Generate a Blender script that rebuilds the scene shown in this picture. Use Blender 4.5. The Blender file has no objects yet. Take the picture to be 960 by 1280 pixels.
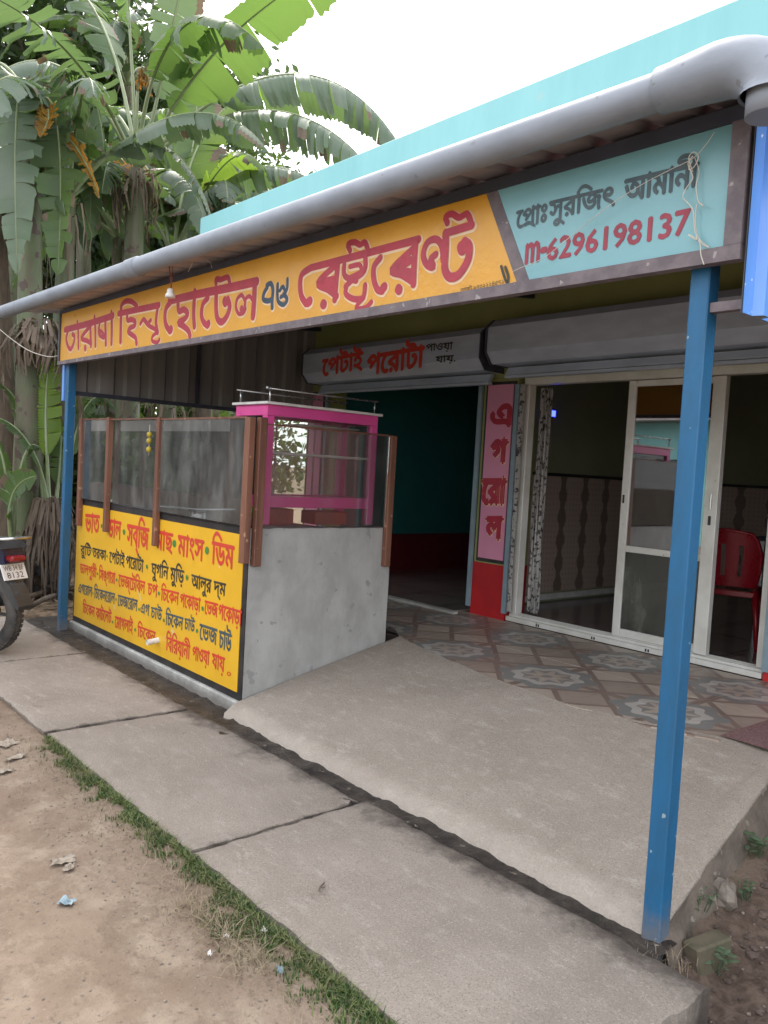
import bpy, math, random
import numpy as np
from mathutils import Vector, Matrix, noise
from mathutils.geometry import delaunay_2d_cdt
R = math.radians
sc = bpy.context.scene
COL = sc.collection
random.seed(7)

# ------------------------------------------------------------------ camera
R2 = Vector((0.65225275, 0.75587708, 0.05671149)); U2 = Vector((-0.07620749, -0.00904605, 0.99705095))
FW = Vector((-0.75416097, 0.65465106, -0.05170318)); CP = Vector((1.3813, -2.4415, 1.5)); FPX = 1015.04
cam = bpy.data.cameras.new('camera'); cam.sensor_fit = 'VERTICAL'; cam.sensor_height = 36
cam.lens = 36 * FPX / 1280; cam.clip_start = .05; cam.clip_end = 800
co = bpy.data.objects.new('camera', cam); COL.objects.link(co)
m3 = Matrix((R2, U2, -FW)).transposed()
co.matrix_world = Matrix.Translation(CP) @ m3.to_4x4()
sc.camera = co

# ------------------------------------------------------------------ light: thin bright overcast
SUN_EL, SUN_AZ = R(52), R(-60)      # azimuth measured from +Y towards +X
w = bpy.data.worlds.new('World'); sc.world = w; w.use_nodes = True
nt = w.node_tree; bg = nt.nodes['Background']
sky = nt.nodes.new('ShaderNodeTexSky'); sky.sky_type = 'NISHITA'; sky.sun_disc = False
sky.sun_elevation = SUN_EL; sky.sun_rotation = SUN_AZ; sky.air_density = 1.2; sky.dust_density = 5; sky.ozone_density = 1
mixw = nt.nodes.new('ShaderNodeMix'); mixw.data_type = 'RGBA'
mixw.inputs[0].default_value = .62; mixw.inputs[7].default_value = (15.5, 15.6, 16.2, 1)
nt.links.new(sky.outputs[0], mixw.inputs[6]); nt.links.new(mixw.outputs[2], bg.inputs[0])
bg.inputs[1].default_value = .10
sun = bpy.data.lights.new('sun', 'SUN'); sun.energy = 1.3; sun.angle = R(16); sun.color = (1, .95, .87)
so = bpy.data.objects.new('sun', sun); COL.objects.link(so)
sd = Vector((math.sin(SUN_AZ) * math.cos(SUN_EL), math.cos(SUN_AZ) * math.cos(SUN_EL), math.sin(SUN_EL)))
so.rotation_euler = sd.to_track_quat('Z', 'Y').to_euler(); so.location = (0, 0, 20)
sc.view_settings.view_transform = 'Standard'; sc.view_settings.look = 'None'
sc.view_settings.gamma = 1; sc.view_settings.exposure = 1.34
sc.cycles.max_bounces = 8; sc.cycles.transparent_max_bounces = 16

# ------------------------------------------------------------------ measuring helpers: a sight line to a real plane or depth
def ray(u, v): return FW + R2 * ((u - 480) / FPX) - U2 * ((v - 640) / FPX)
def on(u, v, ax, val):
    d = ray(u, v); return CP + d * ((val - CP[ax]) / d[ax])
def at(u, v, dist): return CP + ray(u, v) * dist

# ------------------------------------------------------------------ tagging
def tag(o, label=None, cat=None, group=None, kind=None):
    if label: o['label'] = label
    if cat: o['category'] = cat
    if group: o['group'] = group
    if kind: o['kind'] = kind
    return o
def empty(name, loc=(0, 0, 0), label=None, cat=None, group=None, kind=None, rz=0):
    o = bpy.data.objects.new(name, None); COL.objects.link(o); o.location = loc; o.rotation_euler.z = rz
    o.empty_display_size = .1
    return tag(o, label, cat, group, kind)

# ------------------------------------------------------------------ materials
class S:
    """socket wrapper so that patterns can be written as formulas"""
    def __init__(s, nt, k): s.nt = nt; s.k = k
    def _m(s, op, *a):
        n = s.nt.nodes.new('ShaderNodeMath'); n.operation = op
        for i, v in enumerate(a):
            if isinstance(v, S): s.nt.links.new(v.k, n.inputs[i])
            else: n.inputs[i].default_value = v
        return S(s.nt, n.outputs[0])
    def __add__(s, o): return s._m('ADD', s, o)
    def __radd__(s, o): return s._m('ADD', s, o)
    def __sub__(s, o): return s._m('SUBTRACT', s, o)
    def __rsub__(s, o): return s._m('SUBTRACT', o, s)
    def __mul__(s, o): return s._m('MULTIPLY', s, o)
    def __rmul__(s, o): return s._m('MULTIPLY', s, o)
    def __truediv__(s, o): return s._m('DIVIDE', s, o)
    def fr(s): return s._m('FRACT', s)
    def ab(s): return s._m('ABSOLUTE', s)
    def sq(s): return s._m('SQRT', s)
    def cos(s): return s._m('COSINE', s)
    def at2(s, o): return s._m('ARCTAN2', s, o)
    def lt(s, o): return s._m('LESS_THAN', s, o)
    def gt(s, o): return s._m('GREATER_THAN', s, o)
    def mn(s, o): return s._m('MINIMUM', s, o)
    def mx(s, o): return s._m('MAXIMUM', s, o)
    def step(s, a, b):
        n = s.nt.nodes.new('ShaderNodeMapRange'); n.interpolation_type = 'SMOOTHSTEP'
        s.nt.links.new(s.k, n.inputs[0]); n.inputs[1].default_value = a; n.inputs[2].default_value = b
        return S(s.nt, n.outputs[0])
def c4(c): return (c[0], c[1], c[2], 1)
def new_mat(name, base=(.5, .5, .5), rough=.6, metal=0, spec=.5):
    m = bpy.data.materials.new(name); m.use_nodes = True
    b = m.node_tree.nodes['Principled BSDF']
    b.inputs['Base Color'].default_value = c4(base); b.inputs['Roughness'].default_value = rough
    b.inputs['Metallic'].default_value = metal; b.inputs['Specular IOR Level'].default_value = spec
    return m, m.node_tree, b
def tex(nt, scale, detail=6, rough=.6, stretch=(1, 1, 1), kind='Noise', coord='Object', w4=None):
    tc = nt.nodes.new('ShaderNodeTexCoord') if coord != 'Pos' else nt.nodes.new('ShaderNodeNewGeometry')
    mp = nt.nodes.new('ShaderNodeMapping'); mp.inputs['Scale'].default_value = stretch
    nt.links.new(tc.outputs['Object' if coord != 'Pos' else 'Position'], mp.inputs[0])
    if kind == 'Noise':
        n = nt.nodes.new('ShaderNodeTexNoise'); n.inputs['Detail'].default_value = detail; n.inputs['Roughness'].default_value = rough
    else:
        n = nt.nodes.new('ShaderNodeTexVoronoi')
    n.inputs['Scale'].default_value = scale
    nt.links.new(mp.outputs[0], n.inputs['Vector'])
    return S(nt, n.outputs[0])
def mixc(nt, f, a, b):
    n = nt.nodes.new('ShaderNodeMix'); n.data_type = 'RGBA'
    for i, v in ((0, f), (6, a), (7, b)):
        if isinstance(v, S): nt.links.new(v.k, n.inputs[i])
        elif i == 0: n.inputs[0].default_value = v
        else: n.inputs[i].default_value = c4(v)
    return S(nt, n.outputs[2])
def bump(nt, b, h, strength=.4, dist=.01):
    n = nt.nodes.new('ShaderNodeBump'); n.inputs['Strength'].default_value = strength; n.inputs['Distance'].default_value = dist
    nt.links.new(h.k, n.inputs['Height']); nt.links.new(n.outputs[0], b.inputs['Normal'])
def mat(name, a, b2=None, rough=.6, scale=4, lo=.35, hi=.65, stretch=(1, 1, 1), spots=None, spot_lo=.64, spot_scale=30, bmp=.25, bscale=60, metal=0, spec=.5, coord='Pos', bdist=.004):
    """two-tone weathered surface: base, broad stains, optional chips, fine relief"""
    m, nt, b = new_mat(name, a, rough, metal, spec)
    if b2 is None: b2 = tuple(x * .82 for x in a)
    f = tex(nt, scale, 8, .62, stretch, coord=coord).step(lo, hi)
    c = mixc(nt, f, a, b2)
    if spots is not None:
        sf = tex(nt, spot_scale, 3, .5, coord=coord).step(spot_lo, spot_lo + .03)
        c = mixc(nt, sf, c, spots)
    nt.links.new(c.k, b.inputs['Base Color'])
    r = tex(nt, scale * 3, 4, .6, coord=coord) * .3 + (rough - .15)
    nt.links.new(r.k, b.inputs['Roughness'])
    if bmp: bump(nt, b, tex(nt, bscale, 5, .65, stretch, coord=coord), bmp, bdist)
    return m
M = {}
M['dirt'] = None
def m_dirt():
    m, nt, b = new_mat('dirt', rough=.95, spec=.15)
    c = mixc(nt, tex(nt, .9, 8, .6, coord='Pos').step(.38, .62), (.24, .185, .14), (.165, .12, .088))
    c = mixc(nt, tex(nt, 5, 8, .7, coord='Pos').step(.45, .7), c, (.29, .235, .18))
    c = mixc(nt, tex(nt, 45, 6, .8, coord='Pos').step(.54, .68) * .8, c, (.12, .088, .066))
    c = mixc(nt, tex(nt, 75, 5, .8, coord='Pos').step(.60, .72) * .8, c, (.34, .29, .235))
    c = mixc(nt, tex(nt, 2.4, 9, .75, coord='Pos').step(.54, .60) * .45, c, (.135, .098, .07))
    # damp dark soil beside the steps, on the right of the terrace
    g = nt.nodes.new('ShaderNodeNewGeometry'); sp = nt.nodes.new('ShaderNodeSeparateXYZ'); nt.links.new(g.outputs['Position'], sp.inputs[0])
    x, y = S(nt, sp.outputs[0]), S(nt, sp.outputs[1])
    n = tex(nt, 3, 5, .6, coord='Pos') * .5
    wet = ((x + n * .3).step(.02, .2)) * ((y + n).step(-.55, -.1))
    c = mixc(nt, wet, c, mixc(nt, tex(nt, 22, 8, .7, coord='Pos').step(.35, .65), (.07, .048, .037), (.13, .095, .075)))
    left = ((x * -1 + n).step(5.6, 6.4)) * ((y + n).step(-.3, .3))
    c = mixc(nt, left, c, mixc(nt, tex(nt, 12, 8, .7, coord='Pos').step(.35, .6), (.1, .07, .045), (.26, .19, .13)))
    nt.links.new(c.k, b.inputs['Base Color'])
    h = tex(nt, 8, 10, .7, coord='Pos') + tex(nt, 70, 4, .7, coord='Pos') * .25
    bump(nt, b, h, .8, .03)
    return m
M['dirt'] = m_dirt()
M['mud'] = mat('wet_mud', (.016, .013, .012), (.05, .04, .032), rough=.4, scale=9, spots=(.2, .17, .13), spot_lo=.68, spot_scale=22, bmp=.8, bscale=30, bdist=.02)
def m_conc(name, a, b2, c3, stain):
    m, nt, b = new_mat(name, rough=.88, spec=.25)
    c = mixc(nt, tex(nt, 1.6, 8, .65, coord='Pos').step(.35, .68), a, b2)
    c = mixc(nt, tex(nt, 7, 8, .7, (1, 2.5, 1), coord='Pos').step(.5, .75), c, c3)
    c = mixc(nt, tex(nt, 3.3, 9, .75, coord='Pos').step(.60, .72), c, stain)
    c = mixc(nt, tex(nt, 150, 3, .8, coord='Pos').step(.50, .66) * .8, c, tuple(x * .52 for x in a))
    c = mixc(nt, tex(nt, 110, 3, .8, (1, 1.1, 1), coord='Pos').step(.56, .70) * .8, c, tuple(min(.9, x * 1.5) for x in a))
    c = mixc(nt, tex(nt, 28, 6, .8, coord='Pos').step(.60, .74) * .6, c, tuple(x * .6 for x in a))
    c = mixc(nt, tex(nt, 2.2, 7, .75, (1, 1.4, 1), coord='Pos').step(.63, .66) * .35, c, tuple(min(.9, x * 1.5) for x in a))
    c = mixc(nt, tex(nt, 16, 7, .7, (1, .10, 1), coord='Pos').step(.52, .70) * .3, c, tuple(x * .7 for x in a))
    c = mixc(nt, tex(nt, 1.3, 8, .8, coord='Pos').step(.60, .64) * .22, c, tuple(x * .55 for x in a))
    nt.links.new(c.k, b.inputs['Base Color'])
    bump(nt, b, tex(nt, 90, 8, .75, coord='Pos') + tex(nt, 9, 6, .7, coord='Pos') + tex(nt, 12, 6, .7, (1, .15, 1), coord='Pos') * .6, .75, .008)
    return m
M['slab'] = m_conc('paving_concrete', (.31, .265, .225), (.24, .205, .172), (.37, .33, .285), (.18, .148, .12))
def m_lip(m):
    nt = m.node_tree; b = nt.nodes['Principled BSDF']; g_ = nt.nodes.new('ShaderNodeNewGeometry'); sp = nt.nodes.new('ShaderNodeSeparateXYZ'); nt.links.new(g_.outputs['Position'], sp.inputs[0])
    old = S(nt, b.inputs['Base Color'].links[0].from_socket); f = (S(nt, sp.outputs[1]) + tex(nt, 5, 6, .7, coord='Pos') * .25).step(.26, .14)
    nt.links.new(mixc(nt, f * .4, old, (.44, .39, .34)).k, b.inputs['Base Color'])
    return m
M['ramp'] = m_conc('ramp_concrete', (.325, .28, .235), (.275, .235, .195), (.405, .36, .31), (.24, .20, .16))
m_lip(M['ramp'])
def m_grime(m):
    nt = m.node_tree; b = nt.nodes['Principled BSDF']; g_ = nt.nodes.new('ShaderNodeNewGeometry'); sp = nt.nodes.new('ShaderNodeSeparateXYZ'); nt.links.new(g_.outputs['Position'], sp.inputs[0])
    old = S(nt, b.inputs['Base Color'].links[0].from_socket); x = S(nt, sp.outputs[0]); n = tex(nt, 4, 8, .75, coord='Pos')
    f = (S(nt, sp.outputs[1]) + n * .55).step(.02, .22)
    jt = (((x + 1.35).ab()).mn((x + 2.985).ab()).mn((x + 4.625).ab()) + tex(nt, 9, 6, .75, coord='Pos') * .11).step(.085, .05)
    nt.links.new(mixc(nt, f.mx(jt) * .85, old, (.055, .044, .037)).k, b.inputs['Base Color'])
m_grime(M['slab'])
M['cement'] = mat('grey_cement', (.37, .37, .355), (.29, .29, .275), rough=.88, scale=5, stretch=(1, 1, .6), spots=(.25, .25, .24), spot_lo=.655, spot_scale=12, bmp=.55, bscale=14)
M['plinth'] = mat('pale_plinth', (.42, .42, .39), (.27, .27, .25), rough=.8, scale=6)
M['yellow'] = mat('yellow_enamel', (.74, .42, .02), (.68, .38, .018), rough=.42, scale=3, spots=(.62, .48, .2), spot_lo=.70, spot_scale=9, bmp=.12, bscale=40)
M['sign_yellow'] = mat('sign_yellow', (.66, .33, .03), (.60, .29, .026), rough=.32, scale=2, bmp=.25, bscale=3.5, bdist=.03)
M['sign_cyan'] = mat('sign_cyan', (.19, .40, .44), (.17, .37, .41), rough=.35, scale=2, bmp=.15, bscale=4, bdist=.02)
M['black'] = mat('black_paint', (.014, .014, .016), (.035, .03, .03), rough=.5, scale=8)
M['maroon'] = mat('maroon_lettering', (.40, .022, .045), (.33, .02, .04), rough=.45, scale=12, bmp=0)
M['dullred'] = mat('dull_red_lettering', (.30, .035, .06), (.24, .03, .05), rough=.5, scale=12, bmp=0)
M['cream'] = mat('cream_outline', (.74, .55, .36), (.66, .46, .28), rough=.5, scale=12, bmp=0)
M['navy'] = mat('navy_lettering', (.02, .04, .075), (.03, .06, .09), rough=.5, scale=12, bmp=0)
M['redtxt'] = mat('red_lettering', (.62, .045, .02), (.52, .05, .03), rough=.5, scale=14, bmp=0)
M['blktxt'] = mat('black_lettering', (.02, .018, .015), (.06, .05, .03), rough=.5, scale=14, bmp=0)
M['slatetxt'] = mat('slate_lettering', (.04, .07, .085), (.07, .10, .11), rough=.5, scale=14, bmp=0)
M['grntxt'] = mat('green_dots', (.06, .22, .05), rough=.5, bmp=0)
M['wood'] = mat('brown_wood', (.20, .085, .05), (.11, .045, .028), rough=.5, scale=9, stretch=(1, 1, .12), spots=(.36, .2, .13), spot_lo=.66, spot_scale=25, bmp=.4, bscale=40)
def dirty_foot(m, z1, col):
    nt = m.node_tree; b = nt.nodes['Principled BSDF']; g_ = nt.nodes.new('ShaderNodeNewGeometry'); sp = nt.nodes.new('ShaderNodeSeparateXYZ'); nt.links.new(g_.outputs['Position'], sp.inputs[0])
    old = S(nt, b.inputs['Base Color'].links[0].from_socket); f = (S(nt, sp.outputs[2]) + tex(nt, 25, 6, .8, coord='Pos') * z1 * 1.6).step(z1 * 1.7, z1 * .6)
    nt.links.new(mixc(nt, f * .75, old, col).k, b.inputs['Base Color'])
M['pink'] = mat('pink_paint', (.78, .09, .34), (.70, .08, .31), rough=.35, scale=3, bmp=.08)
M['pinkpanel'] = mat('pink_panel', (.66, .27, .39), (.60, .24, .36), rough=.5, scale=2, bmp=.1)
M['redpaint'] = mat('red_paint', (.46, .016, .02), (.36, .014, .018), rough=.38, scale=4, bmp=.15)
M['bluepost'] = mat('blue_enamel', (.008, .105, .235), (.012, .085, .18), rough=.5, scale=9, stretch=(1, 1, .35), spots=(.22, .3, .34), spot_lo=.70, spot_scale=30, bmp=.35, bscale=50)
M['postsilver'] = mat('pvc_grey', (.235, .26, .30), (.18, .20, .23), rough=.55, scale=5, lo=.4, hi=.7, stretch=(.4, 1, 1), spots=(.17, .18, .20), spot_lo=.69, spot_scale=24, bmp=.06, bscale=10)
dirty_foot(M['bluepost'], .16, (.16, .14, .12)); dirty_foot(M['cement'], .10, (.16, .14, .12)); dirty_foot(M['plinth'], .06, (.12, .10, .085))
M['turq'] = mat('turquoise_wall', (.25, .53, .54), (.20, .46, .47), rough=.75, scale=2.2, lo=.3, hi=.75, stretch=(1, 1, .25), spots=(.3, .5, .5), spot_lo=.70, spot_scale=5, bmp=.3, bscale=12)
M['olive'] = mat('olive_wall', (.30, .33, .12), (.26, .29, .10), rough=.7, scale=2)
M['teal'] = mat('teal_room', (.016, .15, .145), (.014, .13, .125), rough=.7, scale=2)
M['roomgrn'] = mat('olive_room', (.30, .32, .20), (.26, .28, .17), rough=.7, scale=2)
M['maroonwall'] = mat('maroon_dado', (.14, .015, .02), rough=.4, scale=3)
M['ceil'] = mat('ceiling', (.3, .32, .28), rough=.8)
M['shutter'] = mat('grey_shutter', (.50, .57, .68), (.42, .48, .58), rough=.42, scale=3, stretch=(1, 1, 3), metal=.25, bmp=.1, bscale=10)
M['steelguide'] = mat('pale_guide', (.22, .30, .34), (.18, .24, .28), rough=.5, scale=4)
M['alu'] = mat('white_aluminium', (.66, .66, .62), (.56, .55, .5), rough=.35, scale=4, spots=(.3, .26, .2), spot_lo=.72, spot_scale=30, bmp=.05, metal=.1)
M['chrome'] = mat('steel', (.55, .56, .56), (.45, .46, .46), rough=.25, metal=.9, bmp=0)
M['zinc'] = mat('zinc_underside', (.40, .36, .37), (.33, .30, .31), rough=.5, scale=2, metal=.2, bmp=.05)
M['zincdark'] = mat('dull_sheet', (.27, .26, .24), (.21, .205, .19), rough=.6, scale=3, stretch=(1, 1, .2), bmp=.1)
M['bluesheet'] = mat('blue_sheet', (.14, .33, .78), (.11, .27, .68), rough=.22, scale=4, stretch=(1, 1, .2), spots=(.7, .75, .8), spot_lo=.70, spot_scale=40, bmp=.05)
M['beam'] = mat('dark_beam', (.055, .06, .085), (.04, .045, .06), rough=.5)
M['concrete_beam'] = mat('faded_frame', (.17, .14, .15), (.11, .09, .10), rough=.6, scale=14, spots=(.3, .27, .27), spot_lo=.66, spot_scale=26)
M['white'] = mat('white_enamel', (.75, .74, .72), (.62, .6, .57), rough=.4, scale=8)
M['wire'] = mat('pale_wire', (.62, .58, .50), rough=.5, bmp=0)
M['lime'] = mat('yellow_lime', (.42, .31, .02), (.33, .27, .03), rough=.45)
M['redplastic'] = mat('red_plastic', (.30, .008, .018), (.26, .008, .015), rough=.3, bmp=0)
M['rubber'] = mat('tyre_rubber', (.028, .027, .026), (.07, .062, .055), rough=.75, scale=9, bmp=.3)
M['bikeblack'] = mat('black_plastic', (.03, .03, .032), (.05, .05, .05), rough=.4)
M['bikeblue'] = mat('blue_body', (.012, .018, .05), rough=.2, bmp=0)
M['redlens'] = mat('red_lens', (.25, .012, .015), rough=.3, bmp=0)
M['stone'] = mat('stone', (.20, .17, .14), (.12, .10, .08), rough=.85, scale=12, bmp=.6, bscale=30)
M['mossbrick'] = mat('mossy_block', (.11, .09, .06), (.06, .06, .032), rough=.9, scale=9, bmp=.7, bscale=30)
M['paper'] = mat('dusty_paper', (.30, .26, .21), (.22, .18, .14), rough=.8, scale=20)
M['bluescrap'] = mat('blue_scrap', (.24, .32, .36), (.2, .27, .3), rough=.5, scale=20)
M['rug'] = mat('red_rug', (.12, .05, .05), (.22, .14, .13), rough=.9, scale=90, stretch=(1, 1, 1), bmp=.6, bscale=120)
def m_leaf(name, a, b2, trans, t=.35, rough=.45, vein=True):
    m, nt, b = new_mat(name, a, rough, spec=.4)
    c = mixc(nt, tex(nt, 1.3, 5, .6, coord='Pos').step(.35, .65), a, b2)
    c = mixc(nt, tex(nt, 14, 5, .6, coord='Pos').step(.62, .78), c, tuple(x * .6 + y * .4 for x, y in zip(a, (.25, .17, .06))))
    nt.links.new(c.k, b.inputs['Base Color'])
    tr = nt.nodes.new('ShaderNodeBsdfTranslucent'); tr.inputs[0].default_value = c4(trans)
    mx = nt.nodes.new('ShaderNodeMixShader'); mx.inputs[0].default_value = t
    nt.links.new(b.outputs[0], mx.inputs[1]); nt.links.new(tr.outputs[0], mx.inputs[2])
    nt.links.new(mx.outputs[0], nt.nodes['Material Output'].inputs[0])
    return m
M['bleaf'] = m_leaf('banana_leaf', (.085, .13, .065), (.06, .10, .05), (.20, .34, .06), .42)
M['bleaf2'] = m_leaf('banana_leaf_waxy', (.15, .19, .15), (.10, .145, .10), (.20, .32, .09), .32)
M['bleafy'] = m_leaf('banana_leaf_young', (.10, .17, .03), (.08, .14, .025), (.34, .52, .06), .5)
M['bleafo'] = m_leaf('banana_leaf_dying', (.35, .17, .03), (.20, .16, .04), (.65, .30, .04), .45)
M['dry'] = m_leaf('dry_banana_leaf', (.20, .155, .115), (.11, .085, .065), (.3, .2, .1), .15, .8)
M['rib'] = mat('leaf_midrib', (.22, .27, .14), (.17, .2, .09), rough=.45, scale=3, bmp=0)
M['stem'] = mat('banana_stem', (.085, .11, .045), (.085, .07, .04), rough=.55, scale=3, stretch=(3, 3, .7), spots=(.06, .035, .025), spot_lo=.6, spot_scale=7, bmp=.5, bscale=20)
M['stemdry'] = mat('banana_stem_dry', (.11, .075, .05), (.06, .045, .028), rough=.8, scale=5, stretch=(4, 4, .6), bmp=.6, bscale=20)
M['tleaf'] = m_leaf('tree_leaf', (.045, .075, .03), (.03, .055, .022), (.10, .18, .03), .3)
M['tleaf2'] = m_leaf('tree_leaf_light', (.07, .11, .03), (.05, .08, .025), (.2, .32, .05), .35)
M['weed'] = m_leaf('weed_leaf', (.11, .16, .10), (.08, .12, .07), (.22, .36, .10), .3)
M['grass'] = m_leaf('grass_blade', (.045, .085, .025), (.06, .09, .03), (.09, .18, .03), .25, .7)
M['palegrass'] = m_leaf('pale_grass_blade', (.14, .17, .06), (.19, .18, .09), (.2, .28, .06), .25, .7)
M['straw'] = m_leaf('dry_straw', (.27, .22, .15), (.2, .16, .1), (.4, .3, .15), .1, .8)
M['bark'] = mat('bark', (.11, .085, .06), (.06, .05, .035), rough=.9, scale=4, stretch=(2, 2, .5), bmp=.6, bscale=12)
def m_glass(name, tint, g=.0, haze=.05, hz=(.5, .5, .48), rough=.02, ior=1.5):
    m = bpy.data.materials.new(name); m.use_nodes = True; nt = m.node_tree
    for n in list(nt.nodes):
        if n.type != 'OUTPUT_MATERIAL': nt.nodes.remove(n)
    out = nt.nodes['Material Output']
    t = nt.nodes.new('ShaderNodeBsdfTransparent'); t.inputs[0].default_value = c4(tint)
    gl = nt.nodes.new('ShaderNodeBsdfGlossy'); gl.inputs['Roughness'].default_value = rough
    df = nt.nodes.new('ShaderNodeBsdfDiffuse'); df.inputs[0].default_value = c4(hz)
    fr = nt.nodes.new('ShaderNodeFresnel'); fr.inputs[0].default_value = ior
    f = S(nt, fr.outputs[0]) + g
    m1 = nt.nodes.new('ShaderNodeMixShader'); nt.links.new(f.k, m1.inputs[0]); nt.links.new(t.outputs[0], m1.inputs[1]); nt.links.new(gl.outputs[0], m1.inputs[2])
    m2 = nt.nodes.new('ShaderNodeMixShader'); nt.links.new(m1.outputs[0], m2.inputs[1]); nt.links.new(df.outputs[0], m2.inputs[2])
    hf = tex(nt, 6, 6, .7, (1, 1, .35), coord='Pos').step(.4, .8) * (haze * 2) + haze * .5
    nt.links.new(hf.k, m2.inputs[0]); nt.links.new(m2.outputs[0], out.inputs[0])
    return m
M['screen_glass'] = m_glass('dusty_glass', (.76, .80, .78), .08, .11)
M['cab_glass'] = m_glass('cabinet_glass', (.92, .94, .93), .0, .035)
M['door_glass'] = m_glass('tinted_door_glass', (.30, .33, .31), .45, .02, (.3, .3, .28))
M['door_glass_low'] = m_glass('frosted_door_glass', (.30, .32, .3), .06, .32, (.17, .17, .145), .25)
def m_led():
    m, nt, b = new_mat('led_blue', (.02, .02, .6)); b.inputs['Emission Color'].default_value = (.02, .03, 1, 1); b.inputs['Emission Strength'].default_value = 6
    return m
M['led'] = m_led()
def m_tile():
    m, nt, b = new_mat('patterned_floor_tile', rough=.35)
    g = nt.nodes.new('ShaderNodeNewGeometry'); sp = nt.nodes.new('ShaderNodeSeparateXYZ'); nt.links.new(g.outputs['Position'], sp.inputs[0])
    x = ((S(nt, sp.outputs[0]) + (2.31 + .39 + 7.8)) / .78).fr() * .78 - .39
    y = ((S(nt, sp.outputs[1]) + (-1.43 + .39 + 7.8)) / .78).fr() * .78 - .39
    r = (x * x + y * y).sq(); th = y.at2(x)
    r8 = r * (1 + (th * 8).cos() * .09)
    ax, ay = x.ab(), y.ab()
    beige, brown, slate, pale, dark = (.40, .335, .275), (.20, .145, .12), (.20, .205, .195), (.44, .42, .38), (.21, .205, .195)
    beige2 = (.31, .25, .205)
    # field: beige lozenges separated by brown bands
    s = ax + ay
    band = ((s - .40).ab().lt(.026)).mx(((ax - ay).ab().lt(.024)) * s.gt(.40)).mx((ax.lt(.028).mx(ay.lt(.028))) * r.gt(.2))
    f = mixc(nt, (ax - ay).gt(0), beige, beige2)
    c = mixc(nt, band, f, brown)
    c = mixc(nt, r8.lt(.275), c, slate)
    c = mixc(nt, r8.lt(.20), c, pale)
    c = mixc(nt, r8.lt(.145), c, dark)
    c = mixc(nt, (r * (1 + (th * 8).cos() * .35)).lt(.10), c, beige)
    c = mixc(nt, r.lt(.035), c, dark)
    c = mixc(nt, tex(nt, 5, 8, .7, coord='Pos').step(.35, .8) * .45, c, (.22, .17, .13))
    nt.links.new(c.k, b.inputs['Base Color'])
    rr = tex(nt, 8, 5, .6, coord='Pos') * .35 + .25; nt.links.new(rr.k, b.inputs['Roughness'])
    return m
M['tile'] = m_tile()
M['grout'] = mat('grout', (.12, .1, .085), rough=.9)
def m_intfloor():
    m, nt, b = new_mat('room_floor_tile', rough=.18)
    g = nt.nodes.new('ShaderNodeNewGeometry'); sp = nt.nodes.new('ShaderNodeSeparateXYZ'); nt.links.new(g.outputs['Position'], sp.inputs[0])
    x = ((S(nt, sp.outputs[0]) + 9) / .6).fr(); y = ((S(nt, sp.outputs[1]) + 9) / .6).fr()
    l = x.lt(.03).mx(y.lt(.03)).mx((x - .1).ab().lt(.015)).mx((y - .1).ab().lt(.015))
    nt.links.new(mixc(nt, l, (.19, .16, .15), (.03, .02, .02)).k, b.inputs['Base Color'])
    return m
M['intfloor'] = m_intfloor()
def m_wains():
    m, nt, b = new_mat('patterned_wall_tile', rough=.3)
    g = nt.nodes.new('ShaderNodeNewGeometry'); sp = nt.nodes.new('ShaderNodeSeparateXYZ'); nt.links.new(g.outputs['Position'], sp.inputs[0])
    h = S(nt, sp.outputs[0]) + S(nt, sp.outputs[1]); z = S(nt, sp.outputs[2])
    n = tex(nt, 22, 3, .6, coord='Pos')
    u = (h / .34).fr()
    band = ((u - .5).ab() + (z * 30).cos() * .045 + n * .12).lt(.2)
    dots = (((h / .05).fr() - .5).ab().lt(.16)) * (((z / .05).fr() - .5).ab().lt(.2))
    c = mixc(nt, dots * .5, (.48, .38, .32), (.26, .18, .15))
    c = mixc(nt, band * .75, c, (.12, .08, .065))
    nt.links.new(c.k, b.inputs['Base Color'])
    return m
M['wains'] = m_wains()
def m_curtain():
    m, nt, b = new_mat('printed_curtain', rough=.9)
    n = tex(nt, 28, 3, .6, coord='Pos').step(.52, .58)
    c = mixc(nt, n, (.34, .33, .31), (.05, .05, .05))
    nt.links.new(c.k, b.inputs['Base Color']); return m
M['curtain'] = m_curtain()

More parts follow.
